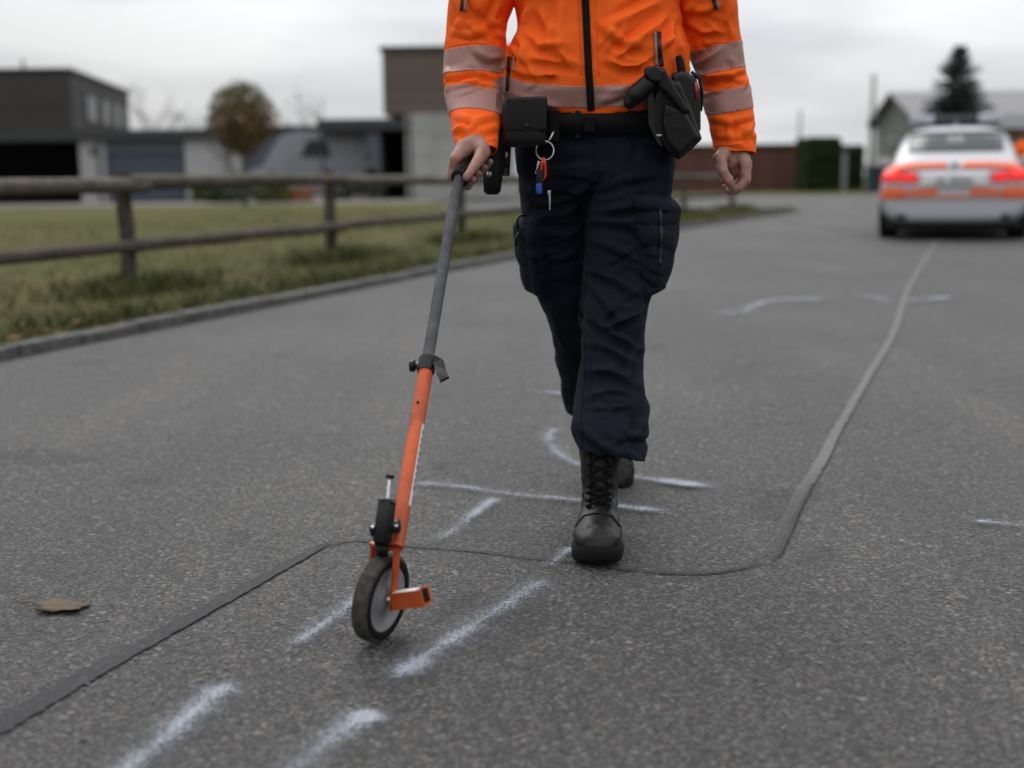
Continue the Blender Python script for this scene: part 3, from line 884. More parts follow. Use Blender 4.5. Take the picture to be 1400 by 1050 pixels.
def in_field(rr):
    s = rr.uniform(1, S_END + 1); l = lk(s) + KW + 0.02 + 14 * rr.random() ** 1.7
    p = rd(s, l)
    if noise.noise(Vector((p.x * .9, p.y * .9, 2))) < -0.25 + rr.uniform(-.3, .3): return None
    return (p.x, p.y, 1.0)
blades('meadow_grass', 30000, in_field, 0.03, 0.09, M['grass'], 'short patchy grass of the field behind the wooden fence', 11)

# ---- fence posts positions
post_px = [(-190, 462), (174, 408), (451, 363), (628, 335)]
posts = [ground(x, y) for x, y in post_px]
S_F = [p.dot(U) for p in posts]
step = (S_F[3] - S_F[1]) / 2
S_ALL = [S_F[1] - step, S_F[1], S_F[2], S_F[3]]
while S_ALL[-1] + step < S_END + 2.5: S_ALL.append(S_ALL[-1] + step)
def verge_pts(rr):
    if rr.random() < 0.5:
        k = rr.choice(S_ALL); s = k + rr.gauss(0, .42); l = lf(s) + rr.gauss(0, .18); h = 1.5
    else:
        s = rr.uniform(1, S_END); l = lk(s) + KW + 0.03 + abs(rr.gauss(0, .22)); h = 1.0
        if noise.noise(Vector((s * .8, 3.3, 1))) < rr.uniform(-.6, .3): return None
    if l < lk(s) + KW + .01: return None
    p = rd(s, l)
    return (p.x, p.y, h)
blades('verge_weeds', 14000, verge_pts, 0.05, 0.13, M['weed'], 'tall weeds and grass tufts along the kerb and at the fence posts', 12)

# ---- the wooden fence: round posts with two log rails
fence = empty('wooden_fence', rd(S_ALL[1], lf(S_ALL[1]))); tag(fence, 'weathered two-rail wooden log fence along the grass verge', 'fence')
def log_part(name, a, b, r0, r1, mat, seed, seg=14, n=12):
    a, b = Vector(a), Vector(b); g = Geo(); pts = []; rad = []
    for i in range(seg + 1):
        t = i / seg; p = a.lerp(b, t)
        w = noise.noise_vector(Vector((t * 3, seed, 0))) * 0.018 * math.sin(math.pi * t)
        pts.append(p + w); rad.append((r0 * (1 - t) + r1 * t) * (1 + .07 * noise.noise(Vector((t * 9, seed, 5)))))
    g.tube(pts, rad, n)
    o = g.build(name, mat, fence, smooth=True); autosmooth(o, 50); return o
for i, s in enumerate(S_ALL):
    jit = random.uniform(-.03, .03)
    b = rd(s, lf(s) + 0.06, -0.1); t = rd(s + jit, lf(s) + 0.06, 0.955 + random.uniform(-.02, .02))
    log_part('post', b, t, 0.066, 0.058, M['fence_wood'], i * 3.1, 8)
    if i + 1 < len(S_ALL):
        s2 = S_ALL[i + 1]
        zt = 0.855 + random.uniform(-.012, .012); zl = 0.415 + random.uniform(-.012, .012)
        flip = i % 2
        log_part('rail', rd(s - 0.10, lf(s) - 0.055, zt), rd(s2 + 0.10, lf(s2) - 0.055 - 0.0, zt + random.uniform(-.012, .012)), 0.060 if flip else .052, 0.050 if flip else .058, M['fence_wood' if i % 2 else 'fence_wood_grey'], i * 5.7 + 1)
        log_part('rail', rd(s - 0.10, lf(s) - 0.05, zl), rd(s2 + 0.10, lf(s2) - 0.05, zl + random.uniform(-.012, .012)), 0.050, 0.054 if flip else .046, M['fence_wood'], i * 4.3 + 2)

# ---- fallen leaves
def leaf(name, p, size, rz, mat, label, group, seed, curl=0.3, parent=None):
    n = 15; vs = [(0, 0, 0)]; fs = []
    for k in range(n * 2):
        a = 2 * math.pi * k / (n * 2)
        lobes = 0.62 + 0.30 * abs(math.cos(a * 2.5)) ** 0.7 + 0.08 * (k % 2)
        r = lobes * (1 + .15 * noise.noise(Vector((k, seed, 0))))
        x, y = r * math.cos(a), r * math.sin(a) * .72
        for j, f in enumerate((0.5, 1.0)):
            z = curl * (0.28 * (f * x) ** 2 + 0.35 * f * f * max(0, y)) + 0.09 * noise.noise(Vector((x * 2 * f, y * 2 * f, seed)))
            vs.append((x * f, y * f, z))
    N = n * 2
    for k in range(N):
        a = 1 + 2 * k; b = 1 + 2 * ((k + 1) % N)
        fs += [(0, a, b), (a, a + 1, b + 1, b)]
    zmin = min(v[2] for v in vs)
    me = bpy.data.meshes.new(name); me.from_pydata([(v[0] * size, v[1] * size, (v[2] - zmin) * size) for v in vs], [], fs); me.update()
    root = link_mesh(name, me, mat); solid(root, 0.0012)
    root.location = p; root.rotation_euler = (0, 0, rz)
    tag(root, label, 'leaf', group)
    g = Geo(); g.tube([(size * .55, 0, .004), (size * 1.0, size * .05, .006), (size * 1.5, size * .22, .010)], [.0016, .0013, .001], 6)
    g.build('stalk', mat, root, local=True, smooth=True)
    return root
leaf('fallen_leaf', ground(84, 830, 0.004), 0.064, 2.9, M['leaf_dry'], 'curled brown dead leaf lying on the asphalt beside the dark joint', None, 4.4, 0.22)
for k, (x, y) in enumerate([(105, 440), (148, 448), (70, 452), (236, 420), (300, 402), (20, 462)]):
    leaf('autumn_leaf', ground(x, y, 0.10), 0.034, k * 1.3, M['leaf_red'], 'small reddish autumn leaf in the grass along the kerb', 'autumn leaves in the verge', k * 2.2, 0.8)

# ================================================================== BUILDINGS
def prism(g, foot, z0, z1):
    n = len(foot)
    vs = [Vector((p[0], p[1], z0)) for p in foot] + [Vector((p[0], p[1], z1)) for p in foot]
    fs = [tuple(range(n))[::-1], tuple(range(n, 2 * n))] + [(i, (i + 1) % n, n + (i + 1) % n, n + i) for i in range(n)]
    g.add(vs, fs)
def pr(name, foot, z0, z1, mat, parent):
    g = Geo(); prism(g, foot, z0, z1); return g.build(name, mat, parent)
def X(px, d): return at(px, 250, d).x
def Z(py, d, px=700): return at(px, py, d).z
def rect(x0, x1, y0, y1): return [(x0, y0), (x1, y0), (x1, y1), (x0, y1)]

# -- dark flat-roofed house with carport and garage
D = 55.0
F1, F2, F3, F4 = (-37.0, D), (X(105, D), D), (X(182, 69), 69.0), (-39.0, 69.0)
zt, zm = Z(93, D, 60), Z(178, D, 150)
hA = empty('flat_roof_house', ((F1[0] + F2[0]) / 2, 60, 0)); tag(hA, 'dark clad flat-roofed two-storey house with carport and slate blue garage door', 'house')
pr('upper_wall', [F1, F2, F3, F4], zm + 0.01, zt - 0.12, M['bld_dark'], hA)
rf = pr('roof', [(F1[0] - .1, F1[1] - .1), (F2[0] + .1, F2[1] - .1), (F3[0] + .1, F3[1] + .1), (F4[0] - .1, F4[1] + .1)], zt - 0.12, zt, M['roof_dark'], hA)
g = Geo(); g.tube([(X(43, D + 4), D + 4, zt - .01), (X(43, D + 4), D + 4, zt + .75)], .06, 8); g.build('vent_pipe', M['roof_dark'], rf)
xr = X(287, D)
pr('fascia', rect(-37.2, xr + .15, D - 0.25, 63), zm - 0.42, zm, M['roof_dark'], hA)
xa, xb, xc, xd = X(111, D), X(146, D), X(255, D), X(285, D)
pr('pillar', rect(xa, xb, D, D + 7), 0.05, zm - 0.42, M['white_wall'], hA)
pr('pillar', rect(xc, xd, D, D + 7), 0.05, zm - 0.42, M['white_wall'], hA)
pr('lintel', rect(xb, xc, D + 0.15, D + 0.4), zm - 0.95, zm - 0.42, M['lintel'], hA)
gd = pr('garage_door', rect(xb, xc, D + 0.25, D + 0.35), 0.06, zm - 0.95, M['garage_blue'], hA)
pr('carport_back_wall', rect(-37, xa, D + 6.5, D + 7), 0.05, zm - 0.42, M['shade_in'], hA)
pr('carport_side_wall', rect(-37.2, -36.8, D + .3, D + 6.5), 0.05, zm - 0.42, M['shade_in'], hA)
va, vb = Vector((F2[0], F2[1], 0)), Vector((F3[0], F3[1], 0)); vd = (vb - va); Ls = vd.length; vd.normalize(); vn = Vector((vd.y, -vd.x, 0))
for (t0, t1) in ((0.20, 0.36), (0.45, 0.58), (0.66, 0.78), (0.85, 0.94)):
    a, b = va + vd * Ls * t0, va + vd * Ls * t1
    z0, z1 = zm + .45, zm + 1.75
    w = pr('window', [(p.x, p.y) for p in (a, b, b + vn * .06, a + vn * .06)], z0, z1, M['roof_dark'], hA)
    a2, b2 = a + vd * .12, b - vd * .12
    pr('pane', [(p.x, p.y) for p in (a2 + vn * .04, b2 + vn * .04, b2 + vn * .075, a2 + vn * .075)], z0 + .12, z1 - .12, M['glass'], w)

# -- house with brown timber box on a concrete base
hC = empty('timber_box_house', (X(620, D), D + 4, 0)); tag(hC, 'tall house with brown timber upper box over pale concrete wall', 'house')
x0, x1 = X(526, D), X(705, D)
zb, ztop = Z(155, D, 600), Z(62, D, 570)
pr('upper_wall', rect(x0, x1, D + 0.3, D + 9), zb, ztop - .15, M['bld_brown'], hC)
pr('roof', rect(x0 - .12, x1 + .12, D + 0.18, D + 9.1), ztop - .15, ztop, M['roof_dark'], hC)
pr('concrete_wall', rect(X(556, D), x1 + .05, D, D + 8.9), 0.05, zb, M['concrete'], hC)
for k in range(1, 4): pr('shutter_joint', rect(X(556, D) + .004, x1 + .04, D - .012, D), .05 + k * zb / 4, .05 + k * zb / 4 + .03, M['frame'], hC)

for hh, xx, zz2 in ((hA, xb - .25, zm - .45), (hC, X(562, D), zb)):
    g = Geo(); g.tube([(xx, D - .07, .05), (xx, D - .07, zz2)], .05, 8); g.build('downpipe', M['roof_dark'], hh)
g = Geo(); g.box((X(130, D), D - .05, 2.2), (.18, .1, .3), bev=.02); g.build('wall_lamp', M['roof_dark'], hA)
# -- flat carport beside it
cp = empty('carport', (X(495, D), D + 3, 0)); tag(cp, 'open black carport with thin flat roof beside the concrete wall', 'carport')
zc = Z(163, D, 480)
pr('roof', rect(X(438, D), X(556, D) - .01, D - .3, D + 7), zc - .45, zc, M['roof_dark'], cp)
pr('back_wall', rect(X(515, D), X(556, D) - .02, D + 5.2, D + 5.4), .05, zc - .45, M['shade_in'], cp)
pr('side_wall', rect(X(524, D + 2), X(530, D + 2), D + 1.2, D + 5.2), .05, zc - .45, M['shade_in'], cp)
for px in (442, 500):
    pr('post', rect(X(px, D), X(px, D) + .1, D - .1, D), .05, zc - .45, M['roof_dark'], cp)

# -- low grey building behind
lb = empty('low_building', (X(440, 70), 72, 0)); tag(lb, 'low grey building seen behind the carport and the round tree', 'building')
zl = Z(172, 70, 400)
pr('wall', rect(X(286, 70), X(530, 70), 70, 76), .05, zl - .3, M['lintel'], lb)
pr('roof', rect(X(284, 70), X(532, 70), 69.8, 76.2), zl - .3, zl, M['roof_dark'], lb)
dr = pr('door', rect(X(304, 70), X(330, 70), 69.93, 70.0), .05, 2.2, M['roof_dark'], lb)
pr('pane', rect(X(308, 70), X(326, 70), 69.90, 69.93), 1.2, 2.0, M['glass'], dr)

# -- long rust-coloured shed
sh = empty('long_shed', (X(1000, 76), 78, 0)); tag(sh, 'long low rust-brown timber shed beyond the end of the fence', 'shed')
zs = Z(199, 76, 1000)
pr('wall', rect(X(880, 76), X(1106, 76), 76, 83), -.05, zs - .1, M['bld_rust'], sh)
pr('roof', rect(X(878, 76), X(1107, 76), 75.85, 83.1), zs - .1, zs + .08, M['roof_dark'], sh)

# -- gabled house
hG = empty('gabled_house', (X(1290, 78), 80, 0)); tag(hG, 'grey-green gabled house with pale tiled roof behind the police car', 'house')
A = Vector((X(1196, 84), 84, 0)); B = Vector((X(1252, 75), 75, 0)); e = (B - A); along = Vector((e.y * -1, e.x, 0)).normalized()
if along.x < 0: along = -along
Lh = 20.0
ez, rz_ = Z(168, 82, 1200), Z(131, 80, 1220)
mid = (A + B) / 2
g = Geo(); C_, D_ = B + along * Lh, A + along * Lh
mid2 = mid + along * Lh
g.add([A, B, B + Vector((0, 0, ez)), mid + Vector((0, 0, rz_)), A + Vector((0, 0, ez)), D_, C_, C_ + Vector((0, 0, ez)), mid2 + Vector((0, 0, rz_)), D_ + Vector((0, 0, ez))],
      [(0, 1, 2, 3, 4), (5, 9, 8, 7, 6), (1, 6, 7, 2), (0, 4, 9, 5)])
g.build('wall', M['green_wall'], hG)
ed = e.normalized(); up = Vector((0, 0, 1))
for sgn, P0 in ((1, B), (-1, A)):
    slope = (P0 + up * ez - (mid + up * rz_)).normalized(); nn = slope.cross(along).normalized()
    if nn.z < 0: nn = -nn
    a = mid + up * rz_ - along * .5 + nn * .05; b = P0 + up * ez - along * .5 + slope * .6 + nn * .05
    c = b + along * (Lh + 1); d = a + along * (Lh + 1)
    g = Geo(); g.add([a, b, c, d, a + nn * .16, b + nn * .16, c + nn * .16, d + nn * .16], [(0, 1, 2, 3), (7, 6, 5, 4), (0, 4, 5, 1), (1, 5, 6, 2), (2, 6, 7, 3), (3, 7, 4, 0)])
    g.build('roof', M['roof_tile'], hG)
gn = -along
for t, z0, z1 in ((0.42, 1.9, 3.0),):
    a = A.lerp(B, t - .1); b = A.lerp(B, t + .1)
    w = pr('window', [(p.x, p.y) for p in (a + gn * .07, b + gn * .07, b, a)], z0, z1, M['white_wall'], hG)
    a2, b2 = a + ed * .15, b - ed * .15
    pr('pane', [(p.x, p.y) for p in (a2 + gn * .1, b2 + gn * .1, b2 + gn * .07, a2 + gn * .07)], z0 + .12, z1 - .12, M['glass'], w)
for k in range(4):
    a = B + along * (3 + k * 4); b = a + along * 1.2; o_ = ed * .07
    w = pr('window', [(p.x, p.y) for p in (a + o_, b + o_, b, a)], 1.2, 2.5, M['white_wall'], hG)
    pr('pane', [(p.x, p.y) for p in (a + o_ * 1.5 + along * .12, b + o_ * 1.5 - along * .12, b + o_ - along * .12, a + o_ + along * .12)], 1.32, 2.38, M['glass'], w)

# -- a second, ochre house further along
hO = empty('ochre_house', (X(1420, 60), 62, 0)); tag(hO, 'small ochre-brown house with dark roof at the roadside past the police car', 'house')
M['ochre'] = simple('ochre_render', (0.20, 0.13, 0.075), 0.9, var=0.12)
pr('wall', rect(X(1372, 60), X(1520, 60), 60, 68), -.05, Z(176, 60, 1390), M['ochre'], hO)
zz = Z(176, 60, 1390)
g = Geo(); xa_, xb_ = X(1366, 60), X(1526, 60)
g.add([(xa_, 59.5, zz), (xb_, 59.5, zz), (xb_, 68.5, zz), (xa_, 68.5, zz), (xa_ + 1.5, 64, zz + .75), (xb_, 64, zz + .75)], [(0, 1, 5, 4), (3, 4, 5, 2), (0, 4, 3), (1, 2, 5), (0, 3, 2, 1)])
g.build('roof', M['roof_dark'], hO)

# -- poles
def pole(px, pytop, d, r, label):
    b = at(px, 250, d); o = empty('utility_pole', (b.x, d, 0)); tag(o, label, 'pole')
    zt_ = Z(pytop, d, px)
    g = Geo(); g.tube([(0, 0, -.1), (0, 0, zt_ * .5), (0, 0, zt_)], [r * 1.15, r, r * .85], 12); g.build('mast', M['pole'], o, local=True, smooth=True)
    g = Geo(); g.tube([(0, 0, zt_ - .02), (0, 0, zt_ + .06)], [r * .9, r * .5], 12); g.build('cap', M['roof_dark'], o, local=True)
    return o
p1 = pole(1190, 104, 66, 0.16, 'tall pale utility pole standing beside the gabled house')
g = Geo(); g.box((0.05, -.2, Z(168, 66, 1190)), (.5, .3, .55), bev=.04); g.build('junction_box', M['roof_dark'], p1, local=True)
pole(1092, 152, 85, 0.13, 'thin short pale pole behind the rust-brown shed and hedge')

# -- teal container at the roadside
bn = empty('recycling_bin', (X(1196, 62), 62, 0)); tag(bn, 'dark teal upright bin at the roadside beside the pale pole', 'bin')
g = Geo(); g.loft([[(-.3, -.4, .12), (.3, -.4, .12), (.3, .4, .12), (-.3, .4, .12)], [(-.36, -.5, 1.15), (.36, -.5, 1.15), (.36, .5, 1.15), (-.36, .5, 1.15)]]); g.build('container', M['teal'], bn, local=True)
g = Geo(); g.box((0, 0, 1.22), (.80, 1.08, .12), bev=.05); g.build('lid', M['teal'], bn, local=True)
for sx in (-.24, .24):
    g = Geo(); g.tube([(sx, -.36, .1), (sx, .36, .1)], .1, 10); g.build('wheel', M['rubber'], bn, local=True)

# ================================================================== PLANTS
def leaf_cloud(name, pts, size, mat, parent, seed, flat=0.0):
    rr = random.Random(seed); vs = []; fs = []
    for p in pts:
        p = Vector(p); s = size * rr.uniform(.6, 1.35)
        a = Vector((rr.gauss(0, 1), rr.gauss(0, 1), rr.gauss(0, 1 - flat))).normalized(); b = a.orthogonal().normalized()
        b = (Matrix.Rotation(rr.uniform(0, 6.28), 3, a) @ b); c = a.cross(b)
        k = len(vs); vs += [p - b * s, p + c * s * .5 + a * s * .15, p + b * s, p - c * s * .5 + a * s * .15]; fs.append((k, k + 1, k + 2, k + 3))
    return from_data(name, vs, fs, mat, parent, local=True, smooth=False)

def hedge(px0, px1, d, pytop, depth, label, seed, n=10000):
    xa, xb = X(px0, d), X(px1, d); zt_ = Z(pytop, d, px0); cx = (xa + xb) / 2
    o = empty('clipped_hedge', (cx, d + depth / 2, 0)); tag(o, label, 'hedge', None)
    rr = random.Random(seed); pts = []
    hw = (xb - xa) / 2; hd = depth / 2
    for i in range(n):
        u, v, w = rr.uniform(-1, 1), rr.uniform(-1, 1), rr.random()
        face = rr.random()
        if face < .4: v = -1 + abs(rr.gauss(0, .12))
        elif face < .6: w = 1 - abs(rr.gauss(0, .04))
        elif face < .8: u = math.copysign(1 - abs(rr.gauss(0, .1)), u)
        k = 1 + .07 * noise.noise(Vector((u * 2, w * 4, seed))) - .10 * max(0, w - .85) / .15
        pts.append((u * hw * k, v * hd * k, max(.05, w * zt_ * (1 + .03 * noise.noise(Vector((u * 4, v * 4, seed)))))))
    leaf_cloud('crown', pts, .11, M['hedge'], o, seed)
    g = Geo()
    for k in range(4): g.tube([(hw * (k / 2 - .75), 0, -.05), (hw * (k / 2 - .75), 0, zt_ * .75)], [.07, .03], 7)
    g.build('trunk', M['bark'], o, local=True)
    return o
hedge(1102, 1151, 70, 189, 3.0, 'dense dark green clipped hedge block beside the rust-brown shed', 21)
hedge(1158, 1181, 74, 200, 3.0, 'narrower lower green hedge between the hedge block and the pale pole', 22, 6000)
g = Geo(); gpst = empty('gate_post', (X(1154, 68), 68, 0)); tag(gpst, 'slim grey gate post between the two clipped hedges', 'post')
g.box((0, 0, 1.0), (.22, .22, 2.0), bev=.02); g.build('shaft', M['frame'], gpst, local=True)
g = Geo(); g.box((0, 0, 2.04), (.28, .28, .08), bev=.02); g.build('cap', M['roof_dark'], gpst, local=True)

def branch_tree(parent, height, r0, mat, seed, levels=4, spread=0.5, trunk_frac=0.35, nmax=3):
    rr = random.Random(seed); g = Geo(); tips = []
    def grow(p, dirv, L, r, lv):
        n = 4; pts = [p]; q = p; dv = dirv
        for i in range(n):
            dv = (dv + Vector((rr.gauss(0, .09), rr.gauss(0, .09), rr.gauss(.02, .05)))).normalized(); q = q + dv * L / n; pts.append(q)
        g.tube(pts, [r * (1 - .4 * i / n) for i in range(n + 1)], 6 if lv < 2 else 4)
        if lv >= levels: tips.append(q); return
        for k in range(nmax + (1 if lv == 0 else 0)):
            a = rr.uniform(0, 6.28); up_ = Vector((math.cos(a) * spread, math.sin(a) * spread, 0))
            grow(pts[-1 if k < 2 else rr.choice((2, 3))], (dv + up_ * rr.uniform(.6, 1.3)).normalized(), L * rr.uniform(.55, .8), r * .55, lv + 1)
    grow(Vector((0, 0, -.05)), Vector((0, 0, 1)), height * trunk_frac, r0, 0)
    g.build('trunk', mat, parent, local=True, smooth=True)
    return tips

# round autumn tree
dT = 45.0
rt = empty('round_tree', (X(335, dT), dT, 0.05)); tag(rt, 'small round-crowned tree with rusty brown and green autumn leaves', 'tree')
branch_tree(rt, 2.9, .075, M['bark'], 5, 3, .65, .40)
rr = random.Random(6); pts = []
cz = Z(165, dT, 335); rxx = 1.22; rzz = 1.28
while len(pts) < 5200:
    v = Vector((rr.uniform(-1, 1), rr.uniform(-1, 1), rr.uniform(-1, 1)))
    r = v.length
    if r > 1 or r < .25: continue
    k = 1 + .16 * noise.noise(v * 2.3 + Vector((9, 0, 0)))
    if noise.noise(v * 3.4) < -.18 and r > .55: continue
    taper = 1.0 if v.z > -.2 else 1 - .45 * (-.2 - v.z)
    pts.append((v.x * rxx * k * taper, v.y * rxx * k * taper, cz + v.z * rzz * k))
leaf_cloud('crown', pts, .075, M['autumn'], rt, 8)

# spruce
dS = 62.0
sp_ = empty('spruce_tree', (X(1305, dS), dS, 0)); tag(sp_, 'dark pointed spruce tree rising above the roof of the gabled house', 'tree')
Hs = Z(60, dS, 1305)
rr = random.Random(9); vs = []; fs = []
g = Geo(); g.tube([(0, 0, -.1), (0, 0, Hs * .5), (0, 0, Hs * .97)], [.17, .10, .02], 9)
z = .9
while z < Hs * .985:
    t = z / Hs
    Rb = 3.7 * (1 - t) ** 1.05 + .13
    for k in range(16):
        a = rr.uniform(0, 6.28); Lb = Rb * rr.uniform(.62, 1.12); dv = Vector((math.cos(a), math.sin(a), 0))
        droop = rr.uniform(.05, .3) if t < .75 else -.35
        nseg = max(4, int(Lb / .085))
        for j in range(nseg):
            f = (j + .5) / nseg; q = dv * Lb * f + Vector((0, 0, z - droop * Lb * f * f + .12 * f * f * f * Lb))
            for s_ in range(3):
                side = Vector((-dv.y, dv.x, 0)) * rr.uniform(-1, 1) + dv * rr.uniform(.2, 1) + Vector((0, 0, rr.uniform(-.55, .35)))
                side.normalize(); ln = rr.uniform(.16, .34) * (1.15 - .5 * f); wv = side.cross(Vector((rr.gauss(0, 1), rr.gauss(0, 1), rr.gauss(0, 1)))).normalized() * .042
                i0 = len(vs); vs += [q - wv, q + wv, q + side * ln]; fs.append((i0, i0 + 1, i0 + 2))
        g.tube([(0, 0, z), tuple(dv * Lb * .6 + Vector((0, 0, z - droop * Lb * .36)))], [.025, .008], 4, caps=False)
    z += .17
from_data('crown', vs, fs, M['spruce'], sp_, local=True, smooth=False)
g.build('trunk', M['bark'], sp_, local=True, smooth=True)

# bare far trees
def bare(px, pytop, d, label, seed, r=.14):
    o = empty('bare_tree', (X(px, d), d, 0)); tag(o, label, 'tree')
    branch_tree(o, Z(pytop, d, px), r, M['far_tree'], seed, 4, .55, .42)
bare(205, 118, 120, 'leafless thin tree far behind the slate blue garage', 31)
bare(258, 150, 125, 'smaller leafless tree far behind the white garage pillar', 32, .1)
bare(460, 140, 120, 'leafless bushy tree far behind the open black carport', 33, .2)

def shrub(px, d, w, h, mat, label, seed, n=900):
    o = empty('garden_shrub', (X(px, d), d, .05)); tag(o, label, 'shrub')
    rr = random.Random(seed); pts = []
    while len(pts) < n:
        v = Vector((rr.uniform(-1, 1), rr.uniform(-1, 1), rr.uniform(0, 1)))
        if v.length > 1 or noise.noise(v * 3 + Vector((seed, 0, 0))) < -.2: continue
        pts.append((v.x * w, v.y * w, v.z * h + .02))
    leaf_cloud('crown', pts, .07, mat, o, seed)
    g = Geo()
    for k in range(5): g.tube([(0, 0, -.02), (math.cos(k * 1.3) * w * .5, math.sin(k * 1.3) * w * .5, h * .7)], [.02, .008], 5)
    g.build('stem', M['bark'], o, local=True)
shrub(273, 53.5, .45, 1.0, M['shrub'], 'yellow-green shrub in front of the white garage pillar', 41)
shrub(372, 50.0, .75, 1.2, M['shrub'], 'wide green shrub growing between round tree and camper van', 42, 1400)
shrub(300, 51.0, .6, .75, M['hedge'], 'low dark green shrub left of the round tree trunk', 43)
shrub(330, 50.5, .85, 1.15, M['hedge'], 'dark bushy shrub behind the round tree trunk', 45)
shrub(497, 66.0, .7, 2.3, M['shrub'], 'tall green shrub seen through the open black carport', 44, 1400)
pl = empty('planter_box', (X(405, 51), 51, .05)); tag(pl, 'terracotta coloured planter box beside the wide green shrub', 'planter')
g = Geo(); g.loft([[(-.6, -.25, 0), (.6, -.25, 0), (.6, .25, 0), (-.6, .25, 0)], [(-.7, -.32, .5), (.7, -.32, .5), (.7, .32, .5), (-.7, .32, .5)]]); g.build('box', M['terracotta'], pl, local=True)
g = Geo(); g.box((0, 0, .52), (1.5, .74, .08), bev=.02); g.build('rim', M['terracotta'], pl, local=True)

# ================================================================== THE OFFICER
def ring(l, r, y, d, hd, n=2.3, N=28, tilt=0.0, lift=0.0):
    """horizontal section of clothing: edges l..r on the plate at height y, d metres away, hd = half depth"""
    c = at((l + r) / 2, y, d); a = (at(r, y, d) - at(l, y, d)).length / 2
    out = []
    for k in range(N):
        t = 2 * math.pi * k / N; cx, sy = math.cos(t), math.sin(t)
        x = math.copysign(abs(cx) ** (2 / n), cx) * a; yy = math.copysign(abs(sy) ** (2 / n), sy) * hd
        out.append(Vector((c.x + x, c.y + yy, c.z + tilt * x + lift * yy)))
    return out

person = empty('person', (at(812, 500, 3.2).x, 3.2, 0))
tag(person, 'person in orange high-visibility jacket and navy cargo trousers walking with a measuring wheel', 'person')

# ---------------- trousers
g = Geo()
g.loft([ring(708, 920, 140, 3.20, .128), ring(704, 924, 175, 3.20, .132), ring(703, 925, 205, 3.20, .136), ring(706, 924, 235, 3.205, .132), ring(720, 912, 262, 3.205, .10)])
g.loft([ring(800, 922, 190, 3.19, .11), ring(799, 922, 230, 3.19, .115), ring(800, 919, 262, 3.18, .108), ring(800, 912, 300, 3.165, .10), ring(799, 904, 340, 3.15, .095), ring(797, 897, 380, 3.135, .088),
        ring(795, 888, 420, 3.10, .083), ring(795, 883, 455, 3.08, .080), ring(794, 880, 490, 3.06, .079), ring(790, 882, 525, 3.04, .080), ring(784, 885, 560, 3.02, .084), ring(782, 885, 585, 3.0, .092), ring(788, 880, 608, 2.99, .094, tilt=-.12), ring(797, 872, 640, 3.0, .080, tilt=-.2), ring(800, 872, 665, 3.0, .076, tilt=-.2)])
g.loft([ring(707, 812, 190, 3.22, .11), ring(707, 812, 230, 3.23, .115), ring(710, 811, 262, 3.24, .108), ring(714, 810, 300, 3.27, .10), ring(718, 809, 340, 3.295, .095), ring(727, 812, 380, 3.32, .09),
        ring(739, 820, 415, 3.345, .088), ring(750, 832, 445, 3.39, .086), ring(758, 842, 480, 3.46, .085), ring(764, 852, 515, 3.55, .085), ring(769, 858, 545, 3.635, .085), ring(772, 862, 566, 3.68, .082)])
tr = weld(g, 0.0046, 7, 0.5)
def A2(L, d=3.1): return [at(x, y, d) for x, y in L]
folds = []
def F(L, w, a, d=3.1): folds.append((A2(L, d), w, a))
F([(812, 248), (780, 268), (738, 282)], .011, .0075); F([(806, 275), (770, 292), (722, 300)], .012, .0075); F([(803, 312), (770, 322), (724, 318)], .012, .006)
F([(806, 225), (770, 232), (722, 226)], .010, .005); F([(800, 340), (775, 355), (740, 350)], .012, .006); F([(735, 300), (742, 350), (745, 400)], .010, .006)
F([(812, 262), (850, 246), (900, 238)], .012, .006); F([(808, 292), (850, 284), (897, 270)], .012, .009); F([(806, 300), (860, 306), (905, 330)], .012, .009)
F([(835, 238), (818, 262), (806, 292)], .010, .008); F([(804, 325), (840, 338), (885, 362)], .012, .006); F([(802, 365), (840, 380), (872, 402)], .012, .008)
F([(800, 380), (825, 410), (850, 440)], .012, .007); F([(828, 440), (856, 430), (884, 418)], .010, .009); F([(798, 425), (835, 450), (880, 474)], .013, .008)
F([(796, 460), (830, 468), (868, 490)], .012, .006); F([(884, 452), (862, 478), (850, 510)], .011, .006); F([(792, 500), (830, 494), (872, 520)], .013, .006)
F([(795, 530), (825, 520), (860, 522)], .011, .006); F([(888, 530), (872, 560), (850, 585)], .012, .009); F([(788, 565), (815, 588), (850, 600)], .012, .010)
F([(786, 590), (820, 604), (862, 604), (886, 585)], .010, .012); F([(788, 606), (825, 616), (860, 625), (882, 610)], .008, .011); F([(842, 590), (862, 612), (872, 634)], .009, .009)
F([(750, 420), (760, 450), (775, 480)], .012, .006, 3.4); F([(745, 200), (750, 240), (745, 275)], .012, .004); F([(880, 200), (868, 235), (880, 262)], .012, .005)
F([(798, 345), (803, 400), (800, 450)], .008, .004); F([(870, 500), (858, 540), (868, 575)], .012, .006); F([(815, 470), (808, 520), (818, 560)], .012, .005)
rf_ = random.Random(17)
for k in range(46):                     # small creases at knee, crotch and hem
    cx_, cy_, sp = rf_.choice(((842, 440, 32), (845, 600, 26), (770, 300, 34), (858, 290, 40), (840, 530, 34), (768, 360, 26), (850, 370, 34)))
    x_, y_ = cx_ + rf_.gauss(0, sp * .6), cy_ + rf_.gauss(0, sp * .8); a_ = rf_.gauss(0.1, .45); l_ = rf_.uniform(12, 30)
    F([(x_ - l_ * math.cos(a_), y_ - l_ * math.sin(a_)), (x_, y_ + rf_.uniform(-4, 4)), (x_ + l_ * math.cos(a_), y_ + l_ * math.sin(a_))], rf_.uniform(.007, .010), rf_.uniform(.002, .0048))
apply_folds(tr, folds)
apply_noise(tr, (6, 6, 9), 0.008, 3.0, 2)
apply_noise(tr, (11, 11, 26), 0.0025, 8.0, 2)
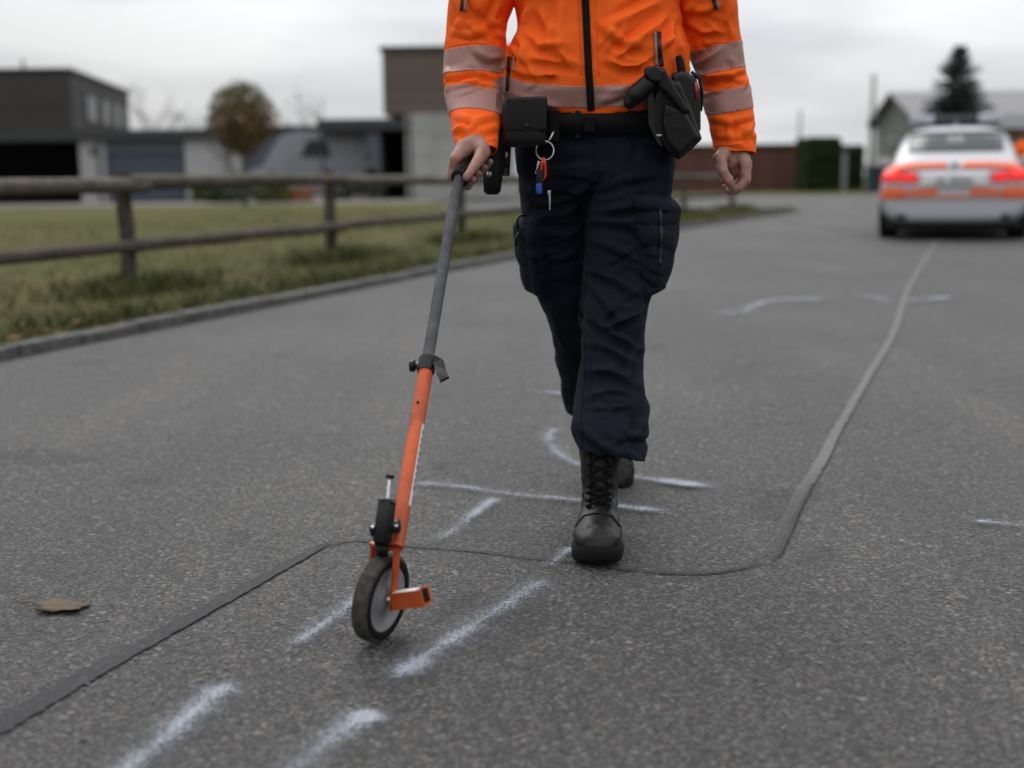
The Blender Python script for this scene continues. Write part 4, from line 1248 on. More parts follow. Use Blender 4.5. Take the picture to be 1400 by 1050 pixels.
hemL = at(836, 621, 2.99); hemR = at(815, 556, 3.66)
cut(tr, hemL, Vector((-.20, -.16, -1)).normalized(), lambda c: c.z < hemL.z + .07 and c.y < 3.25)
cut(tr, hemR, Vector((.0, .45, -1)).normalized(), lambda c: c.z < hemR.z + .09 and c.y > 3.5)
trousers = link_mesh('trousers', tr, M['navy'], person); solid(trousers, .003)
btr = bvh_of(tr)
# seams
for L in ([(812, 178), (811, 215), (808, 250)], ):
    drape_obj('seam', btr, A2(L), .004, .001, M['navy_seam'], trousers, .0012, n=30)
drape_obj('seam', btr, A2([(797, 300), (800, 380), (796, 440), (797, 500), (789, 560), (790, 600)]), .003, .001, M['navy_seam'], trousers, .0012, n=60)
# cargo pockets: patches of cloth standing off the thighs
def pocket(planes, pick, bulge, name='cargo_pocket'):
    me = slab(tr, planes, pick, 0.002)
    bm = bmesh.new(); bm.from_mesh(me)
    edge = [v.co.copy() for v in bm.verts if v.is_boundary]
    from mathutils.kdtree import KDTree
    kd = KDTree(len(edge))
    for i, c in enumerate(edge): kd.insert(c, i)
    kd.balance(); bm.normal_update()
    for v in bm.verts:
        d = kd.find(v.co)[2]; k = min(1, d / .022); k = k * k * (3 - 2 * k)
        v.co += v.normal * bulge * k + Vector((0, 0, -.004 * k))
    bm.to_mesh(me); bm.free()
    o = link_mesh(name, me, M['navy'], trousers); solid(o, .003); return o, me
pA, pB = at(905, 268, 3.12), at(895, 402, 3.10)
pocL, pm = pocket([(pA, Vector((.05, 0, 1))), (pB, Vector((.22, 0, -1))), (at(862, 330, 3.1), Vector((-1, -.35, -.10)).normalized()), (Vector((0, 3.24, 0)), Vector((0, 1, 0)))], lambda c: c.x > at(850, 300, 3.1).x and c.z > .5, .030)
bp_ = bvh_of(pm)
drape_obj('flap', bp_, A2([(866, 280), (890, 276), (914, 280)]), .030, .003, M['navy'], pocL, .004, n=14)
drape_obj('zip', bp_, A2([(899, 283), (900, 320), (898, 360)]), .007, .002, M['black_plastic'], pocL, .003, n=20)
pocR, pm2 = pocket([(at(715, 295, 3.2), Vector((0, 0, 1))), (at(725, 405, 3.2), Vector((-.2, 0, -1))), (at(748, 350, 3.2), Vector((1, -.4, 0)).normalized()), (Vector((0, 3.36, 0)), Vector((0, 1, 0)))], lambda c: c.x < at(765, 300, 3.2).x and c.z > .5, .022)
for (x, y) in ((714, 297), (712, 322)):
    g = Geo(); p = at(x, y, 3.22); g.tube([p + Vector((.012, 0, .004)), p + Vector((-.006, -.004, .004)), p + Vector((-.013, -.005, -.008)), p + Vector((-.012, -.005, -.026))], .0032, 8)
    g.build('zip_pull', M['black_plastic'], trousers, smooth=True)
for (x, y) in ((921, 293), (925, 303)):
    g = Geo(); p = at(x, y, 3.14); g.tube([p + Vector((-.02, 0, .01)), p, p + Vector((.006, -.004, -.016))], .003, 8); g.build('zip_pull', M['black_plastic'], trousers, smooth=True)

# ---------------- jacket
g = Geo()
g.loft([ring(702, 926, 172, 3.20, .122), ring(693, 934, 152, 3.20, .135), ring(688, 942, 128, 3.20, .148), ring(687, 945, 100, 3.205, .155), ring(691, 944, 70, 3.21, .158), ring(706, 932, 40, 3.215, .152),
        ring(707, 926, 10, 3.22, .150), ring(690, 936, -25, 3.22, .15), ring(690, 932, -50, 3.22, .135), ring(722, 905, -72, 3.22, .10), ring(768, 862, -88, 3.22, .078), ring(772, 858, -115, 3.22, .07)])
def sleeve(rows):
    g.loft([ring(*r) for r in rows])
sleeve([(690, 760, -62, 3.22, .08), (655, 742, -50, 3.22, .085), (630, 722, -25, 3.22, .085), (614, 702, 0, 3.22, .08), (611, 693, 30, 3.22, .070), (609, 692, 65, 3.215, .072), (609, 690, 95, 3.20, .070),
        (611, 687, 118, 3.165, .066), (614, 685, 145, 3.115, .061), (618, 682, 172, 3.06, .057), (621, 680, 205, 3.00, .053), (623, 679, 218, 2.985, .052)])
sleeve([(870, 940, -62, 3.22, .08), (890, 975, -50, 3.22, .085), (908, 998, -25, 3.22, .085), (923, 1006, 0, 3.23, .08), (930, 1010, 30, 3.245, .076), (939, 1015, 65, 3.255, .072), (951, 1021, 100, 3.255, .068),
        (960, 1025, 130, 3.245, .063), (967, 1028, 160, 3.23, .058), (973, 1031, 190, 3.21, .054), (976, 1032, 212, 3.195, .052), (977, 1032, 224, 3.19, .051)])
jk = weld(g, 0.0046, 6, 0.5)
folds = []
F([(705, 42), (716, 62), (712, 100)], .012, .010); F([(722, 5), (716, 28), (706, 48)], .012, .013); F([(715, 40), (740, 62), (770, 70)], .014, .007); F([(720, 78), (755, 84), (792, 92)], .012, .006)
F([(735, 10), (750, 40), (752, 70)], .016, .008); F([(770, 0), (762, 40), (770, 90)], .016, .007); F([(905, 0), (870, 18), (830, 40)], .014, .010); F([(918, 20), (880, 48), (845, 78)], .014, .009)
F([(815, 30), (840, 55), (880, 66)], .013, .006); F([(820, 82), (850, 92), (885, 88)], .012, .006); F([(925, 25), (915, 55), (900, 80)], .011, .010); F([(930, 40), (936, 70), (940, 95)], .010, .008)
F([(890, 75), (905, 60), (925, 52)], .010, .007); F([(700, 95), (730, 104), (765, 106)], .011, .005); F([(815, 140), (850, 128), (880, 108)], .012, .006); F([(700, 128), (730, 140), (770, 150)], .012, .005)
F([(700, 60), (706, 80), (700, 100)], .009, .006); F([(840, 10), (832, 50), (838, 100)], .018, .006)
# sleeves
F([(614, 112), (640, 102), (680, 106)], .010, .011, 3.15); F([(616, 122), (645, 112), (684, 118)], .009, .007, 3.15); F([(622, 44), (645, 50), (672, 40)], .012, .006, 3.2); F([(640, -20), (655, 10), (650, 34)], .014, .006, 3.2)
F([(684, 5), (672, 30), (690, 60)], .011, .010, 3.2); F([(630, 0), (636, 25), (626, 50)], .012, .006, 3.2); F([(650, 72), (668, 84), (688, 80)], .010, .008, 3.2); F([(625, 160), (650, 168), (678, 158)], .010, .005, 3.05)
F([(622, 178), (650, 182), (678, 176)], .009, .005, 3.03); F([(612, 95), (620, 110), (616, 130)], .009, .007, 3.15)
F([(948, 98), (985, 106), (1020, 94)], .010, .010, 3.2); F([(955, 112), (985, 102), (1018, 112)], .009, .007, 3.2); F([(940, 30), (960, 44), (985, 46)], .011, .008, 3.2); F([(935, 10), (955, 16), (985, 10)], .011, .007, 3.2)
F([(985, 66), (965, 80), (950, 88)], .010, .008, 3.2); F([(968, 160), (995, 168), (1026, 160)], .010, .005, 3.2); F([(1000, 0), (992, 30), (1002, 55)], .012, .006, 3.2); F([(975, 185), (1000, 190), (1028, 183)], .009, .004, 3.2)
rf_ = random.Random(23)
for k in range(54):                     # creases of the stiff shell fabric
    cx_, cy_, sp, dd = rf_.choice(((745, 70, 36, 3.1), (870, 60, 36, 3.1), (648, 40, 24, 3.2), (648, 108, 20, 3.15), (650, 175, 18, 3.05), (975, 35, 24, 3.2), (985, 108, 22, 3.2), (1000, 180, 18, 3.2), (800, 125, 60, 3.1)))
    x_, y_ = cx_ + rf_.gauss(0, sp * .7), cy_ + rf_.gauss(0, sp * .6); a_ = rf_.gauss(-.1, .6); l_ = rf_.uniform(9, 24)
    F([(x_ - l_ * math.cos(a_), y_ - l_ * math.sin(a_)), (x_, y_ + rf_.uniform(-4, 4)), (x_ + l_ * math.cos(a_), y_ + l_ * math.sin(a_))], rf_.uniform(.007, .010), rf_.uniform(.002, .0045), dd)
apply_folds(jk, folds)
apply_noise(jk, (5, 5, 6), 0.010, 1.0, 2)
apply_noise(jk, (13, 13, 16), 0.0022, 5.0, 2)
# clean hem and cuffs
hem = at(808, 159, 3.05); hem_n = Vector((0.02, 0.34, -1)).normalized()
in_torso = lambda c: at(686, 150, 3.2).x < c.x < at(950, 150, 3.2).x
cut(jk, hem, hem_n, lambda c: in_torso(c) and c.z < hem.z + .12 and abs(c.x - at(815, 150, 3.2).x) < .25)
cufR = at(650, 206, 2.99); cufR_n = Vector((0.10, -.35, -1)).normalized()
cufL = at(1004, 209, 3.195); cufL_n = Vector((-.06, -.10, -1)).normalized()
cut(jk, cufR, cufR_n, lambda c: (c - cufR).length < .11)
cut(jk, cufL, cufL_n, lambda c: (c - cufL).length < .11)
jacket = link_mesh('jacket', jk, M['orange'], person); solid(jacket, .003)
bjk = bvh_of(jk)
# reflective tape
def band(planes, pick, name='reflective_band', off=.0014):
    me = slab(jk, planes, pick, off); o = link_mesh(name, me, M['tape'], jacket); solid(o, .0012); return o
upn = -hem_n
xl, xr_ = at(687, 100, 3.2).x, at(946, 100, 3.2).x
t_pick = lambda c: xl - .02 < c.x < xr_ + .02 and c.z > .95 and c.z < at(800, 84, 3.2).z and c.y < 3.4 and (c.x > at(692, 120, 3.2).x or c.y > 3.06)
band([(hem + upn * .064, upn), (hem + upn * .0145, hem_n)], t_pick)
def arm_band(p0, p1, axis, pick):
    axis = axis.normalized(); band([(p0, axis), (p1, -axis)], pick)
aR = lambda c: c.x < at(690, 80, 3.2).x and c.z > 0.9 and c.z < at(648, 50, 3.2).z
arm_band(at(648, 63, 3.14), at(648, 99, 3.13), Vector((-.05, 0.12, 1)), aR)
arm_band(at(648, 115, 3.09), at(648, 149, 3.04), Vector((.10, 0.42, 1)), aR)
aL = lambda c: c.x > at(946, 60, 3.2).x and 0.9 < c.z < at(980, 48, 3.2).z
arm_band(at(980, 62, 3.18), at(982, 98, 3.18), Vector((-.20, 0.0, 1)), lambda c: aL(c) and c.x > at(940, 80, 3.2).x + (0.0 if c.z > at(980, 80, 3.2).z else .0))
arm_band(at(994, 122, 3.19), at(998, 153, 3.18), Vector((-.16, -.10, 1)), aL)
# front zip, pocket zips, cuff hems
drape_obj('front_zip', bjk, A2([(797, -84), (798, -40), (799, 0), (801, 50), (803, 100), (807, 152)]), .017, .003, M['black_web'], jacket, .004, n=60)
for L, w in (([(697, 74), (696, 85), (695, 98), (694, 122)], .007), ([(899, 44), (900, 70), (903, 92)], .010)):
    drape_obj('pocket_zip', bjk, A2(L), w, .003, M['black_plastic'], jacket, .003, n=20)
drape_obj('zip_garage', bjk, A2([(703, 76), (702, 96)]), .006, .0025, M['tape'], jacket, .002, n=10)
drape_obj('zip_garage', bjk, A2([(894, 46), (896, 90)]), .007, .0025, M['tape'], jacket, .002, n=12)
for L in ([(632, -12), (630, 12)], [(978, -12), (983, 8)]):
    drape_obj('sleeve_zip', bjk, A2(L, 3.1), .006, .003, M['black_plastic'], jacket, .003, n=8)
    drape_obj('zip_garage', bjk, A2([(x + 5, y) for x, y in L], 3.1), .007, .002, M['tape'], jacket, .002, n=8)
M['orange_seam'] = cloth_mat('orange_seam', (0.86, 0.115, 0.007), rough=.7)
for L, d in (([(622, 192), (650, 196), (679, 189)], 2.95), ([(978, 196), (1004, 198), (1030, 194)], 3.1), ([(612, 60), (650, 56), (690, 62)], 3.1), ([(942, 60), (980, 53), (1014, 52)], 3.1), ([(787, -60), (789, 0), (791, 60), (793, 105)], 3.1), ([(814, -60), (813, 0), (815, 60), (817, 105)], 3.1)):
    drape_obj('seam', bjk, A2(L, d), .0018, .0006, M['orange_seam'], jacket, .001, n=36)

# ---------------- belt
def hoop(cz_px, z0, z1, rx, ry, cx, cy, n=48, tilt=0.0):
    vs = []; fs = []
    for k in range(n):
        a = 2 * math.pi * k / n; c, s = math.cos(a), math.sin(a)
        x = math.copysign(abs(c) ** .87, c); y = math.copysign(abs(s) ** .87, s)
        for z in (z0, z1): vs.append((cx + rx * x, cy + ry * y, z - tilt * ry * y))
    for k in range(n):
        a = 2 * k; b = 2 * ((k + 1) % n); fs.append((a, b, b + 1, a + 1))
    return vs, fs
bc = at(814, 168, 3.2)
vs, fs = hoop(0, at(814, 183, 3.06).z, at(814, 155, 3.06).z, .206, .142, bc.x, 3.2)
belt = from_data('belt', vs, fs, M['black_web'], person); solid(belt, .005, 1)
g = Geo(); p = at(806, 170, 3.045); g.box(p, (.026, .010, .036), bev=.003); g.build('buckle', M['black_web'], belt)
for x in (790, 862, 760):
    g = Geo(); p = at(x, 170, 3.055 + abs(x - 812) * .0004); g.box(p, (.013, .014, .064), bev=.003); g.build('belt_loop', M['navy'], belt)

# ---------------- body: one continuous figure (hands and head are what shows)
g = Geo()
sx = bc.x
g.loft([ring(730, 900, 175, 3.2, .10), ring(735, 895, 120, 3.21, .10), ring(725, 905, 40, 3.22, .11), ring(715, 915, -20, 3.22, .11), ring(740, 890, -60, 3.22, .08), ring(782, 848, -85, 3.22, .058), ring(785, 845, -125, 3.215, .056)], True)
g.chain([at(860, 190, 3.2), at(848, 400, 3.12), at(832, 560, 3.02), at(818, 690, 3.02)], [.085, .055, .040, .024])
g.chain([at(760, 190, 3.22), at(778, 420, 3.36), at(820, 570, 3.71), at(836, 600, 3.72)], [.085, .055, .036, .022])
g.chain([at(715, -40, 3.22), at(672, -20, 3.22), at(655, 25, 3.22), at(650, 85, 3.21), at(650, 190, 3.02)], [.055, .045, .038, .036, .030])
g.chain([at(905, -40, 3.22), at(950, -20, 3.22), at(970, 25, 3.24), at(985, 85, 3.25), at(1003, 196, 3.20)], [.055, .045, .038, .036, .030])
hd = Vector((at(815, -100, 3.2).x, 3.185, 1.60))
# head
g.ball(hd + Vector((0, .012, .015)), (.076, .094, .100)); g.ball(hd + Vector((0, -.025, -.045)), (.060, .066, .072)); g.ball(hd + Vector((0, -.055, -.095)), (.032, .028, .024))
g.chain([hd + Vector((0, .02, -.16)), hd + Vector((0, .01, -.06))], [.054, .052])
g.chain([hd + Vector((0, -.090, .018)), hd + Vector((0, -.108, -.022))], [.009, .014])
g.ball(hd + Vector((0, -.083, -.060)), (.024, .012, .006)); g.ball(hd + Vector((0, -.081, -.069)), (.021, .012, .006))
for s_ in (-1, 1):
    g.ball(hd + Vector((s_ * .077, .012, -.008)), (.009, .018, .030)); g.ball(hd + Vector((s_ * .034, -.078, .028)), (.022, .012, .006))
# right hand, closed round the grip
GA, GB = at(629, 243, 2.905), at(659, 213, 3.005)        # grip axis: collar end, far end
gh = (GB - GA).normalized()
wr = at(652, 196, 3.00)
idx = at(622, 217, 2.925); pky = at(641, 204, 3.005)
g.chain([wr, (wr + idx) / 2 + Vector((-.004, 0, .006)), idx], [.027, .021, .0135]); g.chain([wr, pky], [.026, .013]); g.chain([wr, (idx + pky) / 2 + Vector((0, 0, .003))], [.026, .0155]); g.chain([idx, pky], [.0125, .0125])
for k in range(4):
    t = k / 3; K = idx.lerp(pky, t); C = GA.lerp(GB, .12 + t * .80)
    out = Vector((-1, 0, 0)); dn = Vector((0, 0, -1)); out = (out - gh * out.dot(gh)).normalized(); dn = gh.cross(out); dn = dn if dn.z < 0 else -dn
    r = .027
    pts = [K, C + out * (r + .002) + dn * .010, C + out * .013 + dn * r, C - out * .012 + dn * (r - .001), C - out * (r - .002) + dn * .006]
    g.chain(pts, [.0118 - .0012 * t, .0108 - .001 * t, .0103 - .001 * t, .0098 - .001 * t, .0085 - .001 * t])
g.chain([wr + Vector((.006, -.012, -.006)), at(661, 207, 2.955), at(652, 222, 2.915), at(641, 238, 2.885)], [.023, .0175, .0130, .0100])
g.ball(at(638, 242, 2.880), (.0095, .0095, .0105))
# left hand, relaxed and half closed
wl = at(1004, 203, 3.195)
kn = [at(1019, 223, 3.150), at(1021, 225, 3.172), at(1019, 224, 3.194), at(1015, 221, 3.214)]
for k, K in enumerate(kn): g.chain([wl, (wl + K) / 2 + Vector((.003, 0, 0)), K], [.026, .021, .0145 - .0008 * k])
g.chain([wl, at(1000, 222, 3.175), at(1006, 232, 3.18)], [.026, .022, .016])
PIP = [at(1020, 247, 3.138), at(1018, 250, 3.160), at(1012, 248, 3.184), at(1006, 244, 3.206)]
DIP = [at(1011, 258, 3.134), at(1006, 261, 3.156), at(1000, 258, 3.180), at(996, 252, 3.204)]
TIP = [at(1000, 262, 3.138), at(995, 261, 3.162), at(990, 256, 3.184), at(988, 248, 3.206)]
for k, K in enumerate(kn):
    g.chain([K, PIP[k], DIP[k], TIP[k]], [.0142 - .0008 * k, .0124 - .0006 * k, .0106 - .0006 * k, .0085 - .0006 * k])
g.chain([wl + Vector((-.012, -.012, .0)), at(984, 217, 3.148), at(988, 234, 3.120), at(997, 248, 3.113), at(1001, 256, 3.116)], [.022, .0178, .0138, .0118, .0090])
bm_ = weld(g, 0.0034, 3, 0.5)
apply_noise(bm_, (60, 60, 60), .0012, 2.0, 2)
body = link_mesh('body', bm_, M['skin'], person)
# nails
bbd = bvh_of(bm_)
# eyes and hair
for s_ in (-1, 1):
    g = Geo(); g.ball(hd + Vector((s_ * .033, -.075, .012)), (.012, .010, .009)); e_ = g.build('eye', M['eye'], body, smooth=True)
    g = Geo(); g.ball(hd + Vector((s_ * .033, -.083, .012)), (.005, .003, .005)); g.build('iris', M['hair'], e_, smooth=True)
g = Geo(); g.ball(hd + Vector((0, .026, .036)), (.083, .096, .094), 24, 16)
hm = weld(g, .006, 2); hm2 = cut(hm, hd + Vector((0, -.03, .045)), Vector((0, -1, -.25)).normalized()); cut(hm2, hd + Vector((0, 0, -.06)), Vector((0, -.3, -1)).normalized())
apply_noise(hm2, (60, 60, 20), .006, 4.0, 3)
hr = link_mesh('hair', hm2, M['hair'], body); solid(hr, .006, 0)

# ---------------- boots
def boot(M4, name_label=None):
    """boot local: heel at y=0, toe towards -y, sole on z=0; M4 places it"""
    root = None
    def T(p): return M4 @ Vector(p)
    def sec(y, hw, z0, z1, n=2.5, N=24, top=1.0):
        out = []
        for k in range(N):
            t = 2 * math.pi * k / N; c, s = math.cos(t), math.sin(t)
            x = math.copysign(abs(c) ** (2 / n), c) * hw; zz_ = math.copysign(abs(s) ** (2 / n), s)
            if zz_ > 0: x *= 1 - (1 - top) * zz_ ** 2
            out.append(T((x, y, (z0 + z1) / 2 + zz_ * (z1 - z0) / 2)))
        return out
    g = Geo()
    g.loft([sec(.012, .022, .03, .075), sec(.0, .034, .025, .12), sec(-.03, .037, .025, .155), sec(-.07, .038, .025, .155), sec(-.11, .040, .025, .128, top=.8), sec(-.15, .0455, .022, .102, top=.72),
            sec(-.19, .0505, .022, .088, top=.72), sec(-.225, .0515, .022, .081, top=.74), sec(-.255, .046, .022, .074, top=.76), sec(-.276, .034, .023, .062, top=.8), sec(-.287, .018, .026, .045)])
    def shaft(z, cy, a, b):
        out = []
        for k in range(24):
            t = 2 * math.pi * k / 24; c, s = math.cos(t), math.sin(t)
            out.append(T((math.copysign(abs(c) ** .9, c) * a, cy + math.copysign(abs(s) ** .9, s) * b, z)))
        return out
    g.loft([shaft(.06, -.055, .036, .058), shaft(.11, -.058, .039, .062), shaft(.15, -.052, .042, .060), shaft(.19, -.046, .046, .060), shaft(.235, -.042, .050, .062), shaft(.262, -.042, .050, .062)])
    bmsh = weld(g, .0042, 5)
    apply_noise(bmsh, (24, 24, 34), .0030, 6.0, 2)
    b = link_mesh('boot', bmsh, M['boot_leather'], person)
    # sole with welt and lugs
    def out_sec(z, grow):
        prof = [(.012, .0), (.008, .026), (-.02, .036), (-.07, .036), (-.12, .038), (-.17, .0475), (-.21, .053), (-.24, .051), (-.266, .041), (-.284, .024), (-.290, .0)]
        pts = [(x + (grow if x > 0 else 0), y) for y, x in prof] + [(-(x + grow), y) for y, x in prof[-2:0:-1]]
        return [T((x, y - (grow if y < -.2 else -grow if y > -.02 else 0), z + (.012 * max(0, (-.235 - y) / .055) ** 1.5 if y < -.235 else 0))) for x, y in pts]
    g = Geo(); g.loft([out_sec(.0025, -.003), out_sec(.010, .001), out_sec(.027, .002), out_sec(.034, -.001)])
    so = g.build('sole', M['rubber'], b, smooth=True); autosmooth(so, 40)
    g = Geo()
    for k in range(11):
        y = -.272 + k * .026
        if -.125 < y < -.085 or y < -.24: continue
        w = .043 if -.25 < y < -.14 else .030
        for s_ in (-1, 1): g.box(T((s_ * w * .55, y, .0035)), (w * .8, .016, .005), rot=M4.to_3x3(), bev=.001, seg=1)
    g.build('tread', M['rubber'], b)
    bb = bvh_of(bmsh)
    dirn = (M4.to_3x3() @ Vector((0, 1, -.55))).normalized()
    D3 = lambda L: [T(p) for p in L]
    kw = dict(direction=dirn, start=.3)
    # toe cap seam, tongue, laces
    drape_obj('toe_cap', bb, D3([(-.047, -.185, .055), (-.03, -.197, .09), (0, -.205, .10), (.03, -.197, .09), (.047, -.185, .055)]), .004, .001, M['rubber'], b, .002, n=26, **kw)
    drape_obj('tongue', bb, D3([(0, -.09, .27), (0, -.10, .225), (0, -.11, .19)]), lambda t: .058 * (1 - .5 * t ** 3), .003, M['boot_leather'], b, .006, n=16, cols=7, **kw)
    for s_ in (-1, 1):
        drape_obj('eyelet_facing', bb, D3([(s_ * .026, -.09, .255), (s_ * .024, -.10, .19), (s_ * .022, -.12, .145), (s_ * .022, -.15, .118), (s_ * .020, -.175, .104)]), .011, .002, M['boot_leather'], b, .0035, n=28, **kw)
    rows = [(-.172, .104), (-.157, .114), (-.140, .125), (-.126, .138), (-.115, .155), (-.106, .175), (-.100, .197), (-.096, .218)]
    for i, (y, z) in enumerate(rows):
        for s_ in ((-1, 1) if i + 1 < len(rows) else (1,)):
            y2, z2 = rows[min(i + 1, len(rows) - 1)]
            vs, fs = drape(bb, D3([(-s_ * .025, y, z), (0, (y + y2) / 2, (z + z2) / 2 + .004), (s_ * .025, y2, z2)]), .002, .0055, n=10, cols=2, **kw)
            g = Geo(); g.tube([Vector(v) for v in vs[::2]], .0026, 6); g.build('lace', M['black_web'], b, smooth=True)
    # bow
    kc = T((0, -.168, .122))
    for s_ in (-1, 1):
        g = Geo(); q = M4.to_3x3()
        g.tube([kc, kc + q @ Vector((s_ * .018, -.004, .012)), kc + q @ Vector((s_ * .034, -.002, .004)), kc + q @ Vector((s_ * .026, -.006, -.010)), kc], .0024, 6); g.build('lace', M['black_web'], b, smooth=True)
    return b
toeF = ground(812, 779)
heading = R(4)
Mf = Matrix.Translation((at(822, 760, 3.1).x - .004, toeF.y + .306, 0.0)) @ Matrix.Rotation(R(-6), 4, 'Z') @ Matrix.Rotation(R(-1.0), 4, 'X') @ Matrix.Scale(1.09, 4)
boot(Mf)
# trailing boot, heel lifted, weight on the toe
toeB = ground(843, 666)
Mb = Matrix.Translation((toeB.x, toeB.y + .05, 0.0)) @ Matrix.Rotation(R(-8), 4, 'Z') @ Matrix.Rotation(R(42), 4, 'X') @ Matrix.Translation((0, .235, 0.0))
bk = boot(Mb)

# ================================================================== KIT ON THE BELT
def rbox(g, c, size, rx=0, ry=0, rz=0, bev=.006, seg=3):
    g.box(c, size, rot=(Matrix.Rotation(rz, 3, 'Z') @ Matrix.Rotation(ry, 3, 'Y') @ Matrix.Rotation(rx, 3, 'X')), bev=bev, seg=seg)
def bd(g, name, mat, parent):
    o = g.build(name, mat, parent, smooth=True); autosmooth(o, 38); return o

# glove pouch on the belt at the wearer's right
p = at(718, 168, 3.035)
gp_ = empty('belt_pouch', p); tag(gp_, 'square black leather belt pouch with flap, beside the key ring', 'pouch')
g = Geo(); rbox(g, p, (.106, .060, .112), rz=-.28, bev=.024, seg=5); bd(g, 'case', M['black_leather'], gp_)
g = Geo(); rbox(g, p + Vector((.003, -.024, .018)), (.098, .018, .080), rz=-.28, bev=.0085, seg=4); fl = bd(g, 'flap', M['black_leather'], gp_)
g = Geo(); g.ball(p + Vector((.004, -.035, -.008)), (.006, .003, .006)); g.build('snap', M['black_plastic'], fl, smooth=True)
p2_ = at(756, 168, 3.025)
g = Geo(); rbox(g, at(757, 172, 3.03), (.026, .022, .075), rz=-.1, bev=.006)
kh = empty('key_hanger', at(757, 172, 3.03)); tag(kh, 'black webbing key hanger looped on belt above the keys', 'hanger'); bd(g, 'strap', M['black_web'], kh)
g = Geo(); q0 = at(746, 196, 3.015); g.tube([at(757, 180, 3.017), at(752, 190, 3.012), q0], .003, 8); g.build('clip', M['steel'], kh, smooth=True)

# keys
q = at(745, 206, 3.01)
ks = empty('key_ring', q); tag(ks, 'steel key ring with red clip, blue tag and keys hanging at the thigh', 'keys')
g = Geo(); g.tube([q + Vector((math.cos(a) * .0205, .002 * math.sin(2 * a), math.sin(a) * .0215)) for a in [2 * math.pi * k / 32 for k in range(33)]], .0017, 8, caps=False); g.build('ring', M['steel'], ks, smooth=True)
a = at(743, 219, 3.008)
g = Geo(); g.tube([a + Vector((0, 0, .006)), a + Vector((-.004, 0, -.012)), a + Vector((-.006, 0, -.032)), a + Vector((-.001, 0, -.046)), a + Vector((.005, 0, -.036)), a + Vector((.004, 0, -.012)), a + Vector((0, 0, .006))], .0036, 8); g.build('red_clip', M['red_plastic'], ks, smooth=True)
a = at(738, 242, 3.006); g = Geo(); rbox(g, a, (.017, .007, .036), bev=.003); bd(g, 'black_fob', M['black_plastic'], ks)
a = at(737, 258, 3.004); g = Geo(); rbox(g, a, (.014, .006, .024), bev=.003); bd(g, 'blue_tag', M['blue_plastic'], ks)
a = at(750, 236, 3.006)
g = Geo(); g.tube([at(748, 219, 3.008), at(750, 232, 3.006), at(751, 258, 3.004)], .0024, 7); g.build('lanyard', M['black_web'], ks, smooth=True)
a = at(751, 264, 3.004); g = Geo(); rbox(g, a, (.007, .003, .012), bev=.001); rbox(g, a + Vector((.001, 0, -.022)), (.0035, .0025, .034), bev=.0008); bd(g, 'key', M['steel'], ks)
a = at(736, 224, 3.007); g = Geo(); rbox(g, a, (.006, .003, .012), ry=.3, bev=.001); rbox(g, a + Vector((-.004, 0, -.014)), (.003, .0025, .018), ry=.3, bev=.0008); bd(g, 'key', M['steel'], ks)

# radio and baton holder on the wearer's right hip
p = at(689, 205, 3.12)
bh = empty('baton_holder', p); tag(bh, 'black baton holder with steel studs hanging behind the walking hand', 'holder')
g = Geo(); rbox(g, at(690, 195, 3.13), (.030, .045, .120), ry=.06, bev=.008); bd(g, 'sleeve', M['black_leather'], bh)
g = Geo(); g.tube([at(694, 150, 3.13), at(692, 200, 3.13), at(690, 240, 3.12)], [.013, .012, .012], 12); bd(g, 'baton', M['black_plastic'], bh)
for (x, y) in ((690, 182), (694, 185), (692, 212)):
    g = Geo(); c = at(x, y, 3.10); g.ball(c, (.006, .006, .008)); g.build('stud', M['steel'], bh, smooth=True)
p = at(675, 225, 3.10)
rd_ = empty('spray_holster', p); tag(rd_, 'black tapered spray holster with round stud hanging beside the walking hand', 'holster')
g = Geo()
def sq(c, w, dpt, ch=.25):
    w /= 2; dpt /= 2; k = min(w, dpt) * ch * 2
    return [c + Vector(v) for v in ((-w + k, -dpt, 0), (w - k, -dpt, 0), (w, -dpt + k, 0), (w, dpt - k, 0), (w - k, dpt, 0), (-w + k, dpt, 0), (-w, dpt - k, 0), (-w, -dpt + k, 0))]
g.loft([sq(at(673, 266, 3.10), .026, .03), sq(at(673, 262, 3.10), .040, .04), sq(at(674, 232, 3.10), .050, .046), sq(at(678, 200, 3.11), .048, .046), sq(at(682, 170, 3.13), .040, .04)])
bd(g, 'case', M['black_leather'], rd_)
g = Geo(); g.ball(at(669, 238, 3.074), (.007, .004, .007)); g.build('stud', M['steel'], rd_, smooth=True)
g = Geo(); g.loft([sq(at(686, 176, 3.12), .034, .05), sq(at(690, 150, 3.12), .034, .05)]); bd(g, 'belt_strap', M['black_web'], rd_)

# holster with pistol on the wearer's left
p = at(915, 150, 3.07)
hol = empty('holster', p); tag(hol, 'large black angular pistol holster hanging tilted from the belt', 'holster')
def sect(pts2, d, th):
    return [at(x, y, d) for x, y in pts2]
def plate(g, outline, d0, d1, inset=3):
    cx = sum(x for x, y in outline) / len(outline); cy = sum(y for x, y in outline) / len(outline)
    sc = lambda k: [(cx + (x - cx) * k, cy + (y - cy) * k) for x, y in outline]
    g.loft([[at(x, y, d0) for x, y in sc(.90)], [at(x, y, d0 + .006) for x, y in sc(.985)], [at(x, y, d0 + .012) for x, y in sc(1.0)], [at(x, y, d1) for x, y in sc(1.0)]])
g = Geo(); plate(g, [(893, 130), (905, 106), (930, 112), (946, 150), (960, 190), (944, 206), (928, 219), (912, 208), (893, 180), (884, 158)], 3.035, 3.12); link_mesh('shell', weld(g, .0038, 5), M['black_leather'], hol)
